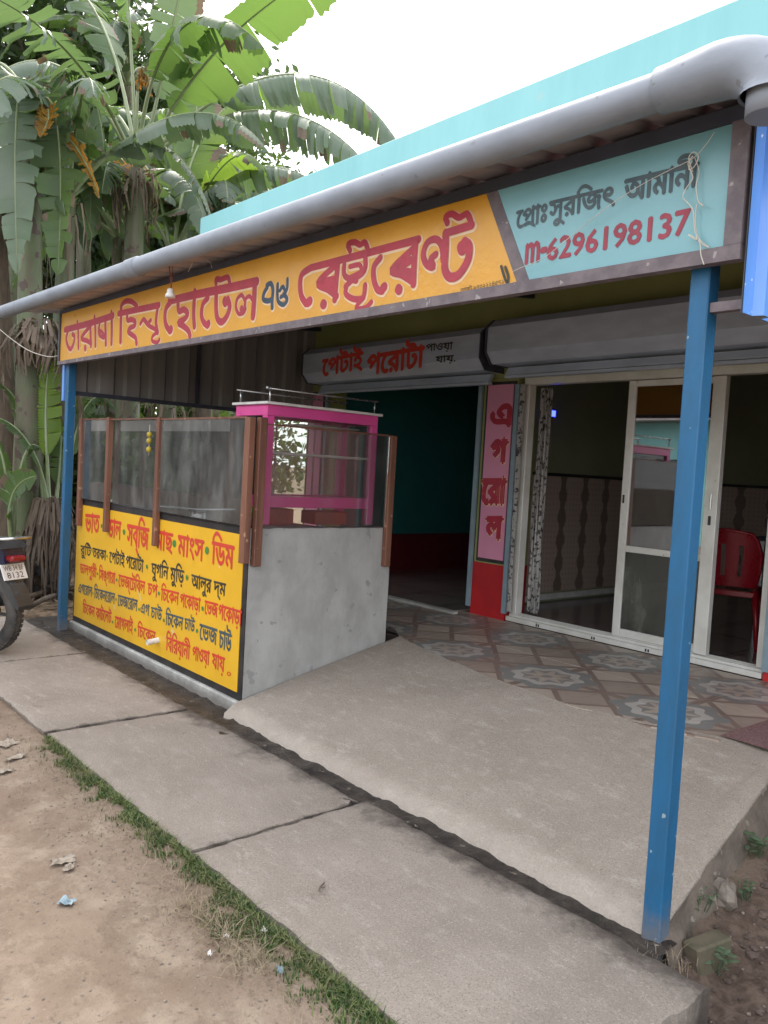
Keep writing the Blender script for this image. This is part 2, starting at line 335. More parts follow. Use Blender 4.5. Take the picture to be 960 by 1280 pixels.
# ------------------------------------------------------------------ mesh builder
class MB:
    def __init__(s): s.v = []; s.f = []; s.mi = []; s.sm = []
    def add(s, v, f, mi=0, smooth=False):
        k = len(s.v); s.v += [tuple(p) for p in v]
        for q in f: s.f.append(tuple(i + k for i in q)); s.mi.append(mi); s.sm.append(smooth)
        return s
    def box(s, x0, x1, y0, y1, z0, z1, mi=0, b=0):
        if b <= 0:
            v = [(x, y, z) for z in (z0, z1) for y in (y0, y1) for x in (x0, x1)]
            return s.add(v, [(0, 2, 3, 1), (4, 5, 7, 6), (0, 1, 5, 4), (2, 6, 7, 3), (0, 4, 6, 2), (1, 3, 7, 5)], mi)
        # chamfered box
        X, Y, Z = (x0, x1), (y0, y1), (z0, z1); v = []; idx = {}
        for i in (0, 1):
            for j in (0, 1):
                for k in (0, 1):
                    c = [X[i], Y[j], Z[k]]; sg = [1 if i == 0 else -1, 1 if j == 0 else -1, 1 if k == 0 else -1]
                    for a in range(3):
                        p = [c[t] + (0 if t == a else sg[t] * b) for t in range(3)]
                        idx[(i, j, k, a)] = len(v); v.append(tuple(p))
        f = []
        for a in range(3):
            for sd_ in (0, 1):
                o = [t for t in range(3) if t != a]
                cs = []
                for (p, q) in ((0, 0), (1, 0), (1, 1), (0, 1)):
                    ijk = [0, 0, 0]; ijk[a] = sd_; ijk[o[0]] = p; ijk[o[1]] = q
                    cs.append(idx[(*ijk, a)])
                f.append(tuple(cs if (sd_ == 1) != (a == 1) else cs[::-1]))
        for a in range(3):          # edges along axis a
            o = [t for t in range(3) if t != a]
            for p in (0, 1):
                for q in (0, 1):
                    A = [0, 0, 0]; A[o[0]] = p; A[o[1]] = q; B = A[:]; B[a] = 1
                    f.append((idx[(*A, o[0])], idx[(*A, o[1])], idx[(*B, o[1])], idx[(*B, o[0])]))
        for i in (0, 1):
            for j in (0, 1):
                for k in (0, 1): f.append((idx[(i, j, k, 0)], idx[(i, j, k, 1)], idx[(i, j, k, 2)]))
        return s.add(v, f, mi)
    def tube(s, pts, r, n=8, mi=0, cap=True, smooth=True, squash=1):
        pts = [Vector(p) for p in pts]; rs = r if isinstance(r, (list, tuple)) else [r] * len(pts)
        T0 = (pts[1] - pts[0]).normalized(); up = Vector((0, 0, 1)) if abs(T0.z) < .9 else Vector((1, 0, 0))
        v = []; nrm = (up - T0 * up.dot(T0)).normalized()
        for i, p in enumerate(pts):
            T = ((pts[min(i + 1, len(pts) - 1)] - pts[max(i - 1, 0)])).normalized()
            nrm = (nrm - T * nrm.dot(T)).normalized(); bi = T.cross(nrm)
            for k in range(n):
                a = 2 * math.pi * k / n; v.append(p + (nrm * math.cos(a) * squash + bi * math.sin(a)) * rs[i])
        f = []
        for i in range(len(pts) - 1):
            for k in range(n): f.append((i * n + k, i * n + (k + 1) % n, (i + 1) * n + (k + 1) % n, (i + 1) * n + k))
        s.add(v, f, mi, smooth)
        if cap: 
            k0 = len(s.v) - len(v)
            s.f.append(tuple(k0 + k for k in range(n))[::-1]); s.mi.append(mi); s.sm.append(False)
            s.f.append(tuple(k0 + (len(pts) - 1) * n + k for k in range(n))); s.mi.append(mi); s.sm.append(False)
        return s
    def bar(s, a, b, w, d=None, mi=0, up=(0, 0, 1)):
        """square-section bar between two points"""
        a, b = Vector(a), Vector(b); d = d or w; T = (b - a).normalized(); u = Vector(up)
        if abs(T.dot(u)) > .95: u = Vector((0, 1, 0))
        sx = T.cross(u).normalized(); sy = sx.cross(T).normalized()
        v = [p + sx * (w / 2 * i) + sy * (d / 2 * j) for p in (a, b) for i, j in ((-1, -1), (1, -1), (1, 1), (-1, 1))]
        return s.add(v, [(3, 2, 1, 0), (4, 5, 6, 7), (0, 1, 5, 4), (1, 2, 6, 5), (2, 3, 7, 6), (3, 0, 4, 7)], mi)
    def prism(s, prof, x0, x1, axis=0, mi=0):
        """extrude a closed profile along an axis (0: profile is y,z; 1: x,z; 2: x,y)"""
        n = len(prof); v = []
        for t in (x0, x1):
            for p in prof: v.append((t, *p) if axis == 0 else ((p[0], t, p[1]) if axis == 1 else (p[0], p[1], t)))
        f = [tuple(range(n))[::-1], tuple(range(n, 2 * n))] + [(i, (i + 1) % n, n + (i + 1) % n, n + i) for i in range(n)]
        return s.add(v, f, mi)
    def ball(s, c, r, n=10, m=6, mi=0, sc=(1, 1, 1), jit=0, seed=0):
        rnd = random.Random(seed); v = []; f = []
        for i in range(m + 1):
            t = math.pi * i / m
            for k in range(n):
                a = 2 * math.pi * k / n; rr = r * (1 + rnd.uniform(-jit, jit))
                v.append((c[0] + rr * sc[0] * math.sin(t) * math.cos(a), c[1] + rr * sc[1] * math.sin(t) * math.sin(a), c[2] + rr * sc[2] * math.cos(t)))
        for i in range(m):
            for k in range(n): f.append((i * n + k, (i + 1) * n + k, (i + 1) * n + (k + 1) % n, i * n + (k + 1) % n))
        return s.add(v, f, mi, jit == 0)
    def lathe(s, c, prof, n=16, mi=0):
        v = []; f = []
        for (r, z) in prof:
            for k in range(n): a = 2 * math.pi * k / n; v.append((c[0] + r * math.cos(a), c[1] + r * math.sin(a), c[2] + z))
        for i in range(len(prof) - 1):
            for k in range(n): f.append((i * n + k, i * n + (k + 1) % n, (i + 1) * n + (k + 1) % n, (i + 1) * n + k))
        return s.add(v, f, mi, True)
    def build(s, name, m, parent=None, **kw):
        me = bpy.data.meshes.new(name); me.from_pydata(s.v, [], s.f)
        for mm in (m if isinstance(m, (list, tuple)) else [m]): me.materials.append(mm if not isinstance(mm, str) else M[mm])
        me.polygons.foreach_set('material_index', s.mi); me.polygons.foreach_set('use_smooth', s.sm); me.update()
        o = bpy.data.objects.new(name, me); COL.objects.link(o)
        if parent is not None:
            o.parent = parent
        return tag(o, **kw)
def np_mesh(name, verts, faces, m, parent=None, smooth=False, mi=None, **kw):
    me = bpy.data.meshes.new(name); verts = np.asarray(verts, np.float32); faces = np.asarray(faces, np.int32)
    me.vertices.add(len(verts)); me.vertices.foreach_set('co', verts.ravel())
    nf, k = faces.shape; me.loops.add(nf * k); me.loops.foreach_set('vertex_index', faces.ravel())
    me.polygons.add(nf); me.polygons.foreach_set('loop_start', np.arange(nf, dtype=np.int32) * k)
    me.polygons.foreach_set('use_smooth', np.full(nf, smooth))
    for mm in (m if isinstance(m, (list, tuple)) else [m]): me.materials.append(M[mm])
    if mi is not None: me.polygons.foreach_set('material_index', np.asarray(mi, np.int32))
    me.update(calc_edges=True); me.validate()
    o = bpy.data.objects.new(name, me); COL.objects.link(o)
    if parent is not None: o.parent = parent
    return tag(o, **kw)
def copy_tree(o, parent=None):
    c = o.copy(); COL.objects.link(c); c.parent = parent
    for ch in [x for x in COL.objects if x.parent == o]: copy_tree(ch, c)
    return c

# ================================================================== GROUND
def hnoise(x, y, s, sd=0): return noise.noise(Vector((x * s + sd, y * s, sd)))
def sstep(a, b, x): t = min(1, max(0, (x - a) / (b - a))); return t * t * (3 - 2 * t)
def gz(x, y):
    z = -.016 + .014 * hnoise(x, y, 1.1) + .006 * hnoise(x, y, 6, 3) + .003 * hnoise(x, y, 17, 6)
    under = sstep(-.975, -.94, y) * (1 - sstep(.2, .45, x)) * (1 - sstep(6.3, 6.6, -x)) * (1 - sstep(.3, .9, y) * sstep(5.75, 6, -x))
    z += .012 * sstep(-1.5, -1.02, y) * (1 - sstep(-.9, -.6, y)) * (1 - sstep(.3, .5, x)) - .06 * under
    soil = sstep(.02, .16, x) * sstep(-1.3, -.3, y) 
    if x > -.2 and y > -.5:
        yy = max(0, min(1, y / 1.3)) ** .93; bank = -.055 + .29 * yy; q = sstep(.02, .5, x); bl = sstep(-.35, 0, y) * sstep(-.2, .0, x) * (1 if x < 3 else max(0, 1 - (x - 3) / 3))
        z += bl * ((bank + .03) * (1 - q) - .11 * q)
    z += soil * (.035 * hnoise(x, y, 7, 9) + .02 * hnoise(x, y, 19, 5))
    d = math.hypot(x, y)
    if d > 8: z += .05 * hnoise(x, y, .3, 2) * min(1, (d - 8) / 6)
    return z
gx = np.concatenate([-np.geomspace(400, 8.2, 40), np.arange(-8, 1.5, .03), np.geomspace(1.6, 300, 30)])
gy = np.concatenate([-np.geomspace(300, 3, 30), np.arange(-2.9, 1.2, .03), np.geomspace(1.3, 400, 45)])
V = [(x, y, gz(x, y)) for y in gy for x in gx]; nx, ny = len(gx), len(gy)
ii = (np.arange(ny - 1)[:, None] * nx + np.arange(nx - 1)[None, :]).ravel()
np_mesh('ground', V, np.stack([ii, ii + 1, ii + nx + 1, ii + nx], 1), 'dirt', smooth=True, kind='structure')

def ground_hit(u, v):
    d = ray(u, v); t_ = .8
    while t_ < 40:
        p = CP + d * t_
        if p.z < gz(p.x, p.y): return p
        t_ += .004
    return p
# drain strip of wet mud between paving and the terrace
mv = []; xs = np.arange(-6.2, .12, .03)
for x in xs:
    for t in np.linspace(0, 1, 9):
        yb = .2 if x < -2.78 else .06
        y = -.2 + (yb + .2) * t
        mv.append((x, y, -.022 + .014 * hnoise(x, y, 9, 4) + .006 * hnoise(x, y, 40, 2) + (.014 if x > -2.7 else 0)))
ii = (np.arange(len(xs) - 1)[:, None] * 9 + np.arange(8)[None, :]).ravel()
np_mesh('drain_mud', mv, np.stack([ii, ii + 9, ii + 10, ii + 1], 1), 'mud', smooth=True, kind='structure')

# paving: cast concrete slabs
pave = empty('pavement', (0, 0, 0), kind='structure')
def slab(x0, x1, yA, yB, dz, seed, ends=(0, 0)):
    rnd = random.Random(seed); n = 64; m = 36; v = []; f = []
    def edge(t, s): return .014 * noise.noise(Vector((t * 3, s, seed))) + .012 * noise.noise(Vector((t * 11, s, seed))) + .006 * noise.noise(Vector((t * 31, s, seed)))
    for j in range(m + 1):
        for i in range(n + 1):
            a, b = i / n, j / m
            x = x0 + (x1 - x0) * a; y = yA + (yB - yA) * b
            if i in (0, n): x += edge(y, i)
            if j in (0, m): y += edge(x, j + 50)
            z = dz + .004 * noise.noise(Vector((x * 2, y * 2, seed)))
            dd = min(a * (x1 - x0), (1 - a) * (x1 - x0), b * .9, (1 - b) * .9)
            if dd < .001: z -= .005 + .005 * abs(noise.noise(Vector((x * 9, y * 9, seed))))
            v.append((x, y, z))
    for j in range(m):
        for i in range(n): k = j * (n + 1) + i; f.append((k, k + 1, k + n + 2, k + n + 1))
    rim = [j * 0 + i for i in range(n + 1)] + [j * (n + 1) + n for j in range(1, m + 1)] + [m * (n + 1) + i for i in range(n - 1, -1, -1)] + [j * (n + 1) for j in range(m - 1, 0, -1)]
    L = len(rim); b = MB(); b.add(v, f, 0, True)
    b.add([v[r_] for r_ in rim] + [(v[r_][0], v[r_][1], -.16) for r_ in rim], [(q, L + q, L + (q + 1) % L, (q + 1) % L) for q in range(L)], 0, False); b.build('slab', 'slab', pave)
slab(-6.25, -4.64, -.96, -.13, .0, 1)
slab(-4.61, -3.0, -.96, -.12, .004, 2)
slab(-2.97, -1.365, -.95, -.105, .0, 3)
slab(-1.335, .285, -.945, -.085, .006, 4)

# terrace ramp: rough cement poured up to the patterned tiles
TZ = .34
def yedge(x): 
    pts = [(-3.3, 1.65), (-2.95, 1.5), (-2.69, 1.33), (-2.3, 1.22), (-1.9, 1.14), (-1.6, 1.08), (-1.15, 1.04), (-.7, 1.09), (-.35, 1.2), (-.05, 1.30)]
    if x <= pts[0][0]: return pts[0][1]
    for (a, ya), (b, yb) in zip(pts, pts[1:]):
        if x <= b: return ya + (yb - ya) * (x - a) / (b - a) + .02 * noise.noise(Vector((x * 7, 0, 1)))
    return pts[-1][1]
def ramp_front(x):
    return .015 + .03 * noise.noise(Vector((x * 1.7, 5, 0))) + .012 * noise.noise(Vector((x * 9, 2, 0))) + .006 * noise.noise(Vector((x * 31, 2, 0)))
def ramp_right(y): return .055 - .115 * y + .012 * noise.noise(Vector((0, y * 8, 3)))
NXR, NYR = 110, 50; rv = []
for j in range(NYR + 1):
    for i in range(NXR + 1):
        a, b = i / NXR, j / NYR
        x0 = -2.79 if True else 0
        xx = x0 + (.05 - x0) * a
        y0 = ramp_front(xx); y1 = yedge(xx) + .01; y = y0 + (y1 - y0) * b
        x = x0 + (ramp_right(y) - x0) * a
        z = .035 + (TZ + .004 - .035) * (b ** .93) + .004 * hnoise(x, y, 3, 8) + .002 * hnoise(x, y, 14, 8)
        if b < .05: z -= .03 * (1 - b / .05)
        if a > .985: z -= .035 * (a - .985) / .015
        rv.append((x, y, z))
rf = []
for j in range(NYR):
    for i in range(NXR): k = j * (NXR + 1) + i; rf.append((k, k + 1, k + NXR + 2, k + NXR + 1))
b = MB(); b.add(rv, rf, 0, True)
fr = []; k0 = len(b.v)
for i in range(NXR + 1): 
    p = rv[i]; b.v.append((p[0], p[1] - .012, -.06))
for i in range(NXR): b.f.append((i, k0 + i, k0 + i + 1, i + 1)); b.mi.append(0); b.sm.append(True)
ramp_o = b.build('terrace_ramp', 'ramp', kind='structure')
# rough flank of the terrace on the right
b = MB(); fl = []; NF = 70
for j in range(9):
    for i in range(NF + 1):
        y = ramp_front(.05) + (2.66 - ramp_front(.05)) * i / NF
        a = min(1, y / 1.3); top = (.0 + (TZ - .02) * a ** .93) + .0
        z = -.2 + (top + .2) * j / 8
        bulge = .03 * math.sin(math.pi * j / 8) + .035 * hnoise(y, z, 6, 4) + .015 * hnoise(y, z, 20, 4)
        if j == 8: bulge = -.002
        if y > 1.3: xr = ramp_right(1.3)
        else: xr = ramp_right(y)
        fl.append((xr + .004 + bulge + (.05 * (1 - j / 8)) * .7, y, z))
ff = []
for j in range(8):
    for i in range(NF): k = j * (NF + 1) + i; ff.append((k, k + 1, k + NF + 2, k + NF + 1))
b.add(fl, ff, 0, True); M['flank'] = mat('rough_cement_flank', (.15, .12, .095), (.085, .068, .054), rough=.92, scale=7, spots=(.2, .17, .135), spot_lo=.62, spot_scale=14, bmp=.9, bscale=18, bdist=.02)
b.build('terrace_flank', 'flank', kind='structure')

# tiled terrace
tf = empty('tiled_terrace', (0, 0, 0), kind='structure')
b = MB(); b.box(-5.75, -2.83, 1.5, 2.7, .05, TZ - .006); b.prism([(-.1, 2.7), (-2.829, 2.7)] + [(x, yedge(x) + .006) for x in np.linspace(-2.829, -.1, 50)], .05, TZ - .006, axis=2); b.build('grout_bed', 'grout', tf)
tile_me = None
t = .39; off = .0022
for i in range(-8, 7):
    for j in range(-1, 4):
        x0 = -2.31 + i * t; y0 = 1.43 + (j - 1) * t
        x1, y1 = x0 + t, y0 + t
        if x0 < -5.6 or x1 > -.05 + .02 or y1 > 2.66 + .2 or y0 < .94: continue
        ye = [yedge(x0 + off + (t - 2 * off) * k / 8) for k in range(9)] if x1 > -2.8 else [-9] * 9
        if min(ye) > y1 - .02: continue
        if max(ye) > y0:
            fx = [(x0 + off + (t - 2 * off) * k / 8, min(y1 - off, max(y0 + off, ye[k]))) for k in range(9)]
            prof = [(x1 - off, y1 - off), (x0 + off, y1 - off)] + fx
            b = MB(); b.prism(prof, TZ - .01, TZ, axis=2); b.build('tile', 'tile', tf); continue
        if tile_me is None:
            b = MB(); b.box(0, t - 2 * off, 0, t - 2 * off, -.01, 0, b=.0015); o = b.build('tile', 'tile', tf); tile_me = o
        else: o = tile_me.copy(); COL.objects.link(o)
        o.location = (x0 + off, y0 + off, TZ - .0008 * random.random())
b = MB()                           # woven red mat at the right end
v = []; 
for i in range(13):
    for j in range(9):
        x = -.38 + .30 * i / 12; y = 1.24 + .60 * j / 8
        v.append((x + .02 * j / 8, y, TZ + .012 + .004 * hnoise(x, y, 9)))
b.add(v, [(i * 9 + j, (i + 1) * 9 + j, (i + 1) * 9 + j + 1, i * 9 + j + 1) for i in range(12) for j in range(8)], 0, True)
b.build('doormat', 'rug', label='reddish brown woven mat on the terrace tiles by the right edge', cat='mat')

# ================================================================== BUILDING
FY = 2.60
bld = empty('restaurant_building', (-3, 3, 0), label='single storey turquoise roadside restaurant behind the metal awning', cat='building')
bld.location = (0, 0, 0)
def part(name, m, boxes, parent=None, b=0, **kw):
    q = MB()
    for x in boxes: q.box(*x, b=b)
    return q.build(name, m, parent or bld, **kw)
part('pillar', 'olive', [(-5.75, -5.42, FY, 2.85, .78, 2.298)]); part('pillar', 'olive', [(-3.24, -2.88, FY, 2.85, .78, 2.298)])
part('pillar', 'redpaint', [(-.79, 1.2, FY, 2.85, -.2, 2.298)])
part('pillar_base', 'redpaint', [(-5.755, -5.415, FY - .006, 2.85, .0, .779)], label='red painted base of the far left pillar')
part('pillar_base', 'redpaint', [(-3.246, -2.874, FY - .006, 2.85, .0, .779)], label='red painted base of the pillar between the openings')
part('lintel', 'olive', [(-5.75, 1.2, FY - .02, 2.85, 2.30, 3.15)])
part('wall', 'turq', [(1.202, 4.5, FY, 2.85, -.2, 3.15)])
part('parapet', 'turq', [(-5.66, 4.5, 1.2, 1.32, 3.12, 3.745)], b=.006)
part('roof_slab', 'ceil', [(-5.65, 4.5, 1.322, 7.2, 3.16, 3.3)])
part('parapet', 'turq', [(-5.66, -5.54, 1.322, 7.2, 3.302, 3.74)])
part('wall', 'turq', [(-5.75, -5.55, 2.852, 7.2, -.2, 3.158)])      # left end wall
part('wall', 'turq', [(-5.548, 4.5, 7.0, 7.2, -.2, 3.158)])
part('wall', 'turq', [(4.3, 4.5, 2.852, 6.998, -.2, 3.158)])
part('partition_wall', 'teal', [(-3.33, -3.29, 2.852, 6.998, .78, 3.05)])
part('partition_wall', 'roomgrn', [(-3.288, -3.22, 2.852, 6.998, .3, 3.05)])
part('inner_wall', 'teal', [(-5.548, -5.50, 2.852, 6.0, .78, 3.05)]); part('inner_wall', 'teal', [(-5.498, -3.332, 6.0, 6.1, .78, 3.05)])
part('dado', 'maroonwall', [(-5.547, -5.49, 2.853, 5.99, .2, .779)]); part('dado', 'maroonwall', [(-5.489, -3.34, 5.93, 5.99, .2, .779)])
part('dado', 'maroonwall', [(-3.335, -3.289, 2.853, 5.99, .2, .778)])
part('inner_wall', 'roomgrn', [(-3.218, 2.5, 6.4, 6.5, .3, 3.05)]); part('inner_wall', 'roomgrn', [(2.3, 2.5, 2.852, 6.398, .3, 3.05)])
part('ceiling', 'ceil', [(-5.498, 2.5, 2.852, 6.99, 3.052, 3.1)])
part('wall_tiling', 'wains', [(-3.218, -3.205, 2.9, 6.39, .47, 1.53)]); part('wall_tiling', 'wains', [(-3.204, 2.29, 6.385, 6.398, .47, 1.53)])
part('tile_trim', 'black', [(-3.218, -3.2, 2.9, 6.38, 1.532, 1.56)]); part('tile_trim', 'black', [(-3.198, 2.29, 6.378, 6.398, 1.532, 1.56)])
part('skirting', 'white', [(-3.218, -3.198, 2.9, 6.38, .40, .45)])
part('room_floor', 'intfloor', [(-3.218, 2.29, 2.68, 6.38, .2, .38)]); part('room_floor', 'intfloor', [(-5.49, -3.335, 2.46, 5.92, .2, .352)])
part('door_sill', 'plinth', [(-5.415, -3.25, 2.40, 2.455, .3, .362)])
# painted panels on the pillars
p1 = part('painted_panel', 'pinkpanel', [(-3.19, -2.915, FY - .012, FY - .001, .82, 2.245)])
part('panel_border', 'black', [(-3.212, -2.893, FY - .007, FY - .0005, .79, 2.27)])
p0 = part('painted_panel', 'pinkpanel', [(-5.70, -5.48, FY - .012, FY - .001, .82, 2.245)], label='pink lettered panel on the far left pillar')
part('panel_border', 'black', [(-5.725, -5.455, FY - .007, FY - .0005, .79, 2.27)])
# shutter boxes and guides
def shutter(x0, x1, g0, g1, zt, label):
    prof = [(FY - .022, zt), (2.36, zt + .01), (2.29, zt - .05), (2.29, zt - .24), (2.36, zt - .325), (FY - .022, zt - .325)]
    s = MB(); s.prism(prof, x0, x1); o = s.build('shutter_box', 'shutter', bld, label=label)
    pf = [(y + (.006 if y > 2.5 else -.008), z) for y, z in [(FY - .03, zt + .006), (2.357, zt + .017), (2.284, zt - .047), (2.284, zt - .243), (2.357, zt - .332), (FY - .03, zt - .332)]]
    MB().prism(pf, x0 - .012, x0 - .001).build('end_plate', 'beam', o); MB().prism(pf, x1 + .001, x1 + .012).build('end_plate', 'beam', o)
    for k in range(3):
        MB().box(x0 + .05, x1 - .05, 2.47 + .012 * k, 2.50 + .012 * k, 2.262 + .02 * k + (zt - 2.66), 2.280 + .02 * k + (zt - 2.66)).build('shutter_slat', 'shutter', o)
    MB().box(x0 + .05, x1 - .05, 2.455, 2.515, 2.235 + (zt - 2.66), 2.258 + (zt - 2.66), b=.004).build('bottom_bar', 'shutter', o)
    for gx_ in (g0, g1):
        MB().box(gx_ - .02, gx_ + .02, FY - .028, FY - .0075, .40, 2.24).build('shutter_guide', 'steelguide', bld)
    return o
sb1 = shutter(-5.44, -3.03, -5.40, -3.262, 2.66, 'grey shutter box with red lettering over the dark left opening')
sb2 = shutter(-2.96, 1.1, -2.868, -.77, 2.70, 'plain grey shutter box over the glass doors')

# ------------------------------------------------------------------ sliding doors
sdoor = empty('sliding_door', label='white aluminium sliding door frame with glass leaf half open'); sdoor.parent = bld
DY = 2.66
def dp(name, m, box, b=.003, **kw): return MB().box(*box, b=b).build(name, m, sdoor, **kw)
dp('frame_jamb', 'alu', (-2.845, -2.785, DY - .03, DY + .05, .40, 2.235))
dp('frame_head', 'alu', (-2.845, -.80, DY - .03, DY + .05, 2.237, 2.295))
for k, yy in enumerate((DY - .035, DY - .005, DY + .025)):
    dp('sill_track', 'alu', (-2.845, -.80, yy, yy + .014, .383, .401 + .004 * k), 0)
dp('sill', 'alu', (-2.86, -.80, DY - .06, DY + .06, .345, .382))
for x in (-2.55, -2.53, -2.04, -2.02, -1.60, -1.58): dp('track_slot', 'black', (x, x + .012, DY - .062, DY - .0605, .352, .372), 0)
# leaf 1 stile pair / leaf 2 with glass / leaf 3 at the right
dp('stile', 'alu', (-1.915, -1.855, DY + .004, DY + .034, .405, 2.232))
dp('stile', 'alu', (-1.275, -1.185, DY - .022, DY + .03, .405, 2.232))
dp('top_rail', 'alu', (-1.853, -1.277, DY + .006, DY + .03, 2.19, 2.232)); dp('bottom_rail', 'alu', (-1.853, -1.277, DY + .006, DY + .03, .405, .46))
dp('mid_rail', 'alu', (-1.853, -1.277, DY + .002, DY + .034, 1.015, 1.06))
dp('glass', 'door_glass', (-1.853, -1.277, DY + .016, DY + .021, 1.062, 2.188), 0); dp('glass', 'door_glass_low', (-1.853, -1.277, DY + .016, DY + .021, .462, 1.013), 0)
dp('handle', 'chrome', (-1.235, -1.222, DY - .035, DY - .0225, 1.36, 1.47)); dp('lock', 'black', (-1.238, -1.218, DY - .029, DY - .0225, 1.26, 1.32))
dp('latch', 'black', (-1.90, -1.885, DY - .004, DY + .003, 1.36, 1.42))
dp('hinge_stile', 'alu', (-.852, -.80, DY - .028, DY + .04, .405, 2.232))

# curtain gathered by the left jamb
def curtain(name, x0, x1, y, z0, z1, nf, amp, label, seed):
    v = []; n = 60; m = 22
    for j in range(m + 1):
        for i in range(n + 1):
            a = i / n; z = z0 + (z1 - z0) * j / m
            pinch = 1 - .12 * math.sin(math.pi * j / m)
            x = x0 + (x1 - x0) * a * pinch
            v.append((x + .006 * math.sin(a * 40 + z * 4), y + amp * math.sin(a * nf * 2 * math.pi + .6 * math.sin(z * 3 + seed)), z))
    b = MB(); b.add(v, [(j * (n + 1) + i, j * (n + 1) + i + 1, (j + 1) * (n + 1) + i + 1, (j + 1) * (n + 1) + i) for j in range(m) for i in range(n)], 0, True)
    return b.build(name, 'curtain', label=label, cat='curtain')
curtain('curtain', -2.778, -2.665, DY + .10, .42, 2.22, 3.5, .022, 'grey printed curtain bunched just inside the left door jamb', 1)
curtain('curtain', -2.865, -2.80, DY - .075, .42, 2.24, 1.2, .008, 'narrow strip of speckled curtain hanging outside against the left door jamb', 2)

# things in the room
b = MB(); p = Vector((-3.19, 3.52, 2.13))
lb = empty('blue_night_light', tuple(on(690, 517, 0, -3.19)), label='small glowing blue light on the inner wall left of the glass door', cat='light')
MB().box(-.0, .012, -.034, .034, -.04, .04, b=.003).build('casing', 'bikeblack', lb); MB().box(.0125, .02, -.026, .026, -.026, .026).build('lens', 'led', lb)
def chair(loc, rz, label):
    c = empty('plastic_chair', loc, label=label, cat='chair', group='red plastic chairs inside the dining room', rz=rz)
    # local: back towards -Y, front +Y
    s = MB(); v = []; n = 12
    for j in range(n + 1):
        for i in range(n + 1):
            x = -.22 + .44 * i / n; y = -.20 + .42 * j / n; a = abs(2 * i / n - 1)
            v.append((x * (1 - .06 * (1 - j / n)), y, .43 - .018 * (1 - a ** 2) - (.03 * max(0, j / n - .85) / .15)))
    s.add(v, [(j * (n + 1) + i, j * (n + 1) + i + 1, (j + 1) * (n + 1) + i + 1, (j + 1) * (n + 1) + i) for j in range(n) for i in range(n)], 0, True)
    s.box(-.215, .215, .195, .212, .38, .415, b=.004); s.box(-.20, .20, -.205, -.19, .37, .41, b=.004)
    s.build('seat', 'redplastic', c)
    k = MB(); v = []; nn = 16
    for j in range(nn + 1):                       # curved back shell with rounded top
        t_ = j / nn; z = .44 + .40 * t_; hw = .20 + .03 * math.sin(t_ * math.pi * .8) - (.09 * max(0, t_ - .75) / .25) ** 1.2
        for i in range(nn + 1):
            a = 2 * i / nn - 1; v.append((hw * a, -.20 - .07 * t_ + .035 * a * a - .02, z - .02 * a * a * t_))
    fcs = []
    for j in range(nn):
        for i in range(nn):
            if 3 <= j <= 11 and i in (3, 4, 7, 8, 11, 12) and i % 2 == (1 if i in (3, 7, 11) else 0): 
                if i in (3, 7, 11): continue
            fcs.append((j * (nn + 1) + i, j * (nn + 1) + i + 1, (j + 1) * (nn + 1) + i + 1, (j + 1) * (nn + 1) + i))
    k.add(v, fcs, 0, True); k.tube([v[i] for i in (0, 5 * 17, 10 * 17, 14 * 17, 16 * 17, 16 * 17 + 8, 16 * 17 + 16, 14 * 17 + 16, 10 * 17 + 16, 5 * 17 + 16, 16)], .013, 6)
    k.build('backrest', 'redplastic', c)
    for sx in (-1, 1):
        for sy in (-1, 1):
            MB().tube([(sx * .20, sy * .18, .42), (sx * .225, sy * .215, .2), (sx * .245, sy * .24, 0)], [.026, .02, .017], 8).build('leg', 'redplastic', c)
        MB().tube([(sx * .215, -.22, .60), (sx * .25, -.05, .64), (sx * .25, .12, .62), (sx * .235, .19, .42)], [.014, .018, .018, .014], 8, squash=.6).build('armrest', 'redplastic', c)
    return c
chair((-1.42, 3.35, .38), R(20), 'red plastic chair nearest the glass door inside the dining room')
chair((-.88, 3.75, .38), R(-35), 'second red plastic chair, half hidden behind the right door post')

tbl = empty('dining_table', (-.75, 4.6, .38), label='dark dining table behind the red chairs', cat='table')
MB().box(-.9, .5, -.4, .4, .72, .75, b=.006).build('table_top', 'beam', tbl)
for sx in (-.84, .44):
    for sy in (-.34, .34): MB().box(sx - .02, sx + .02, sy - .02, sy + .02, 0, .719).build('leg', 'chrome', tbl)
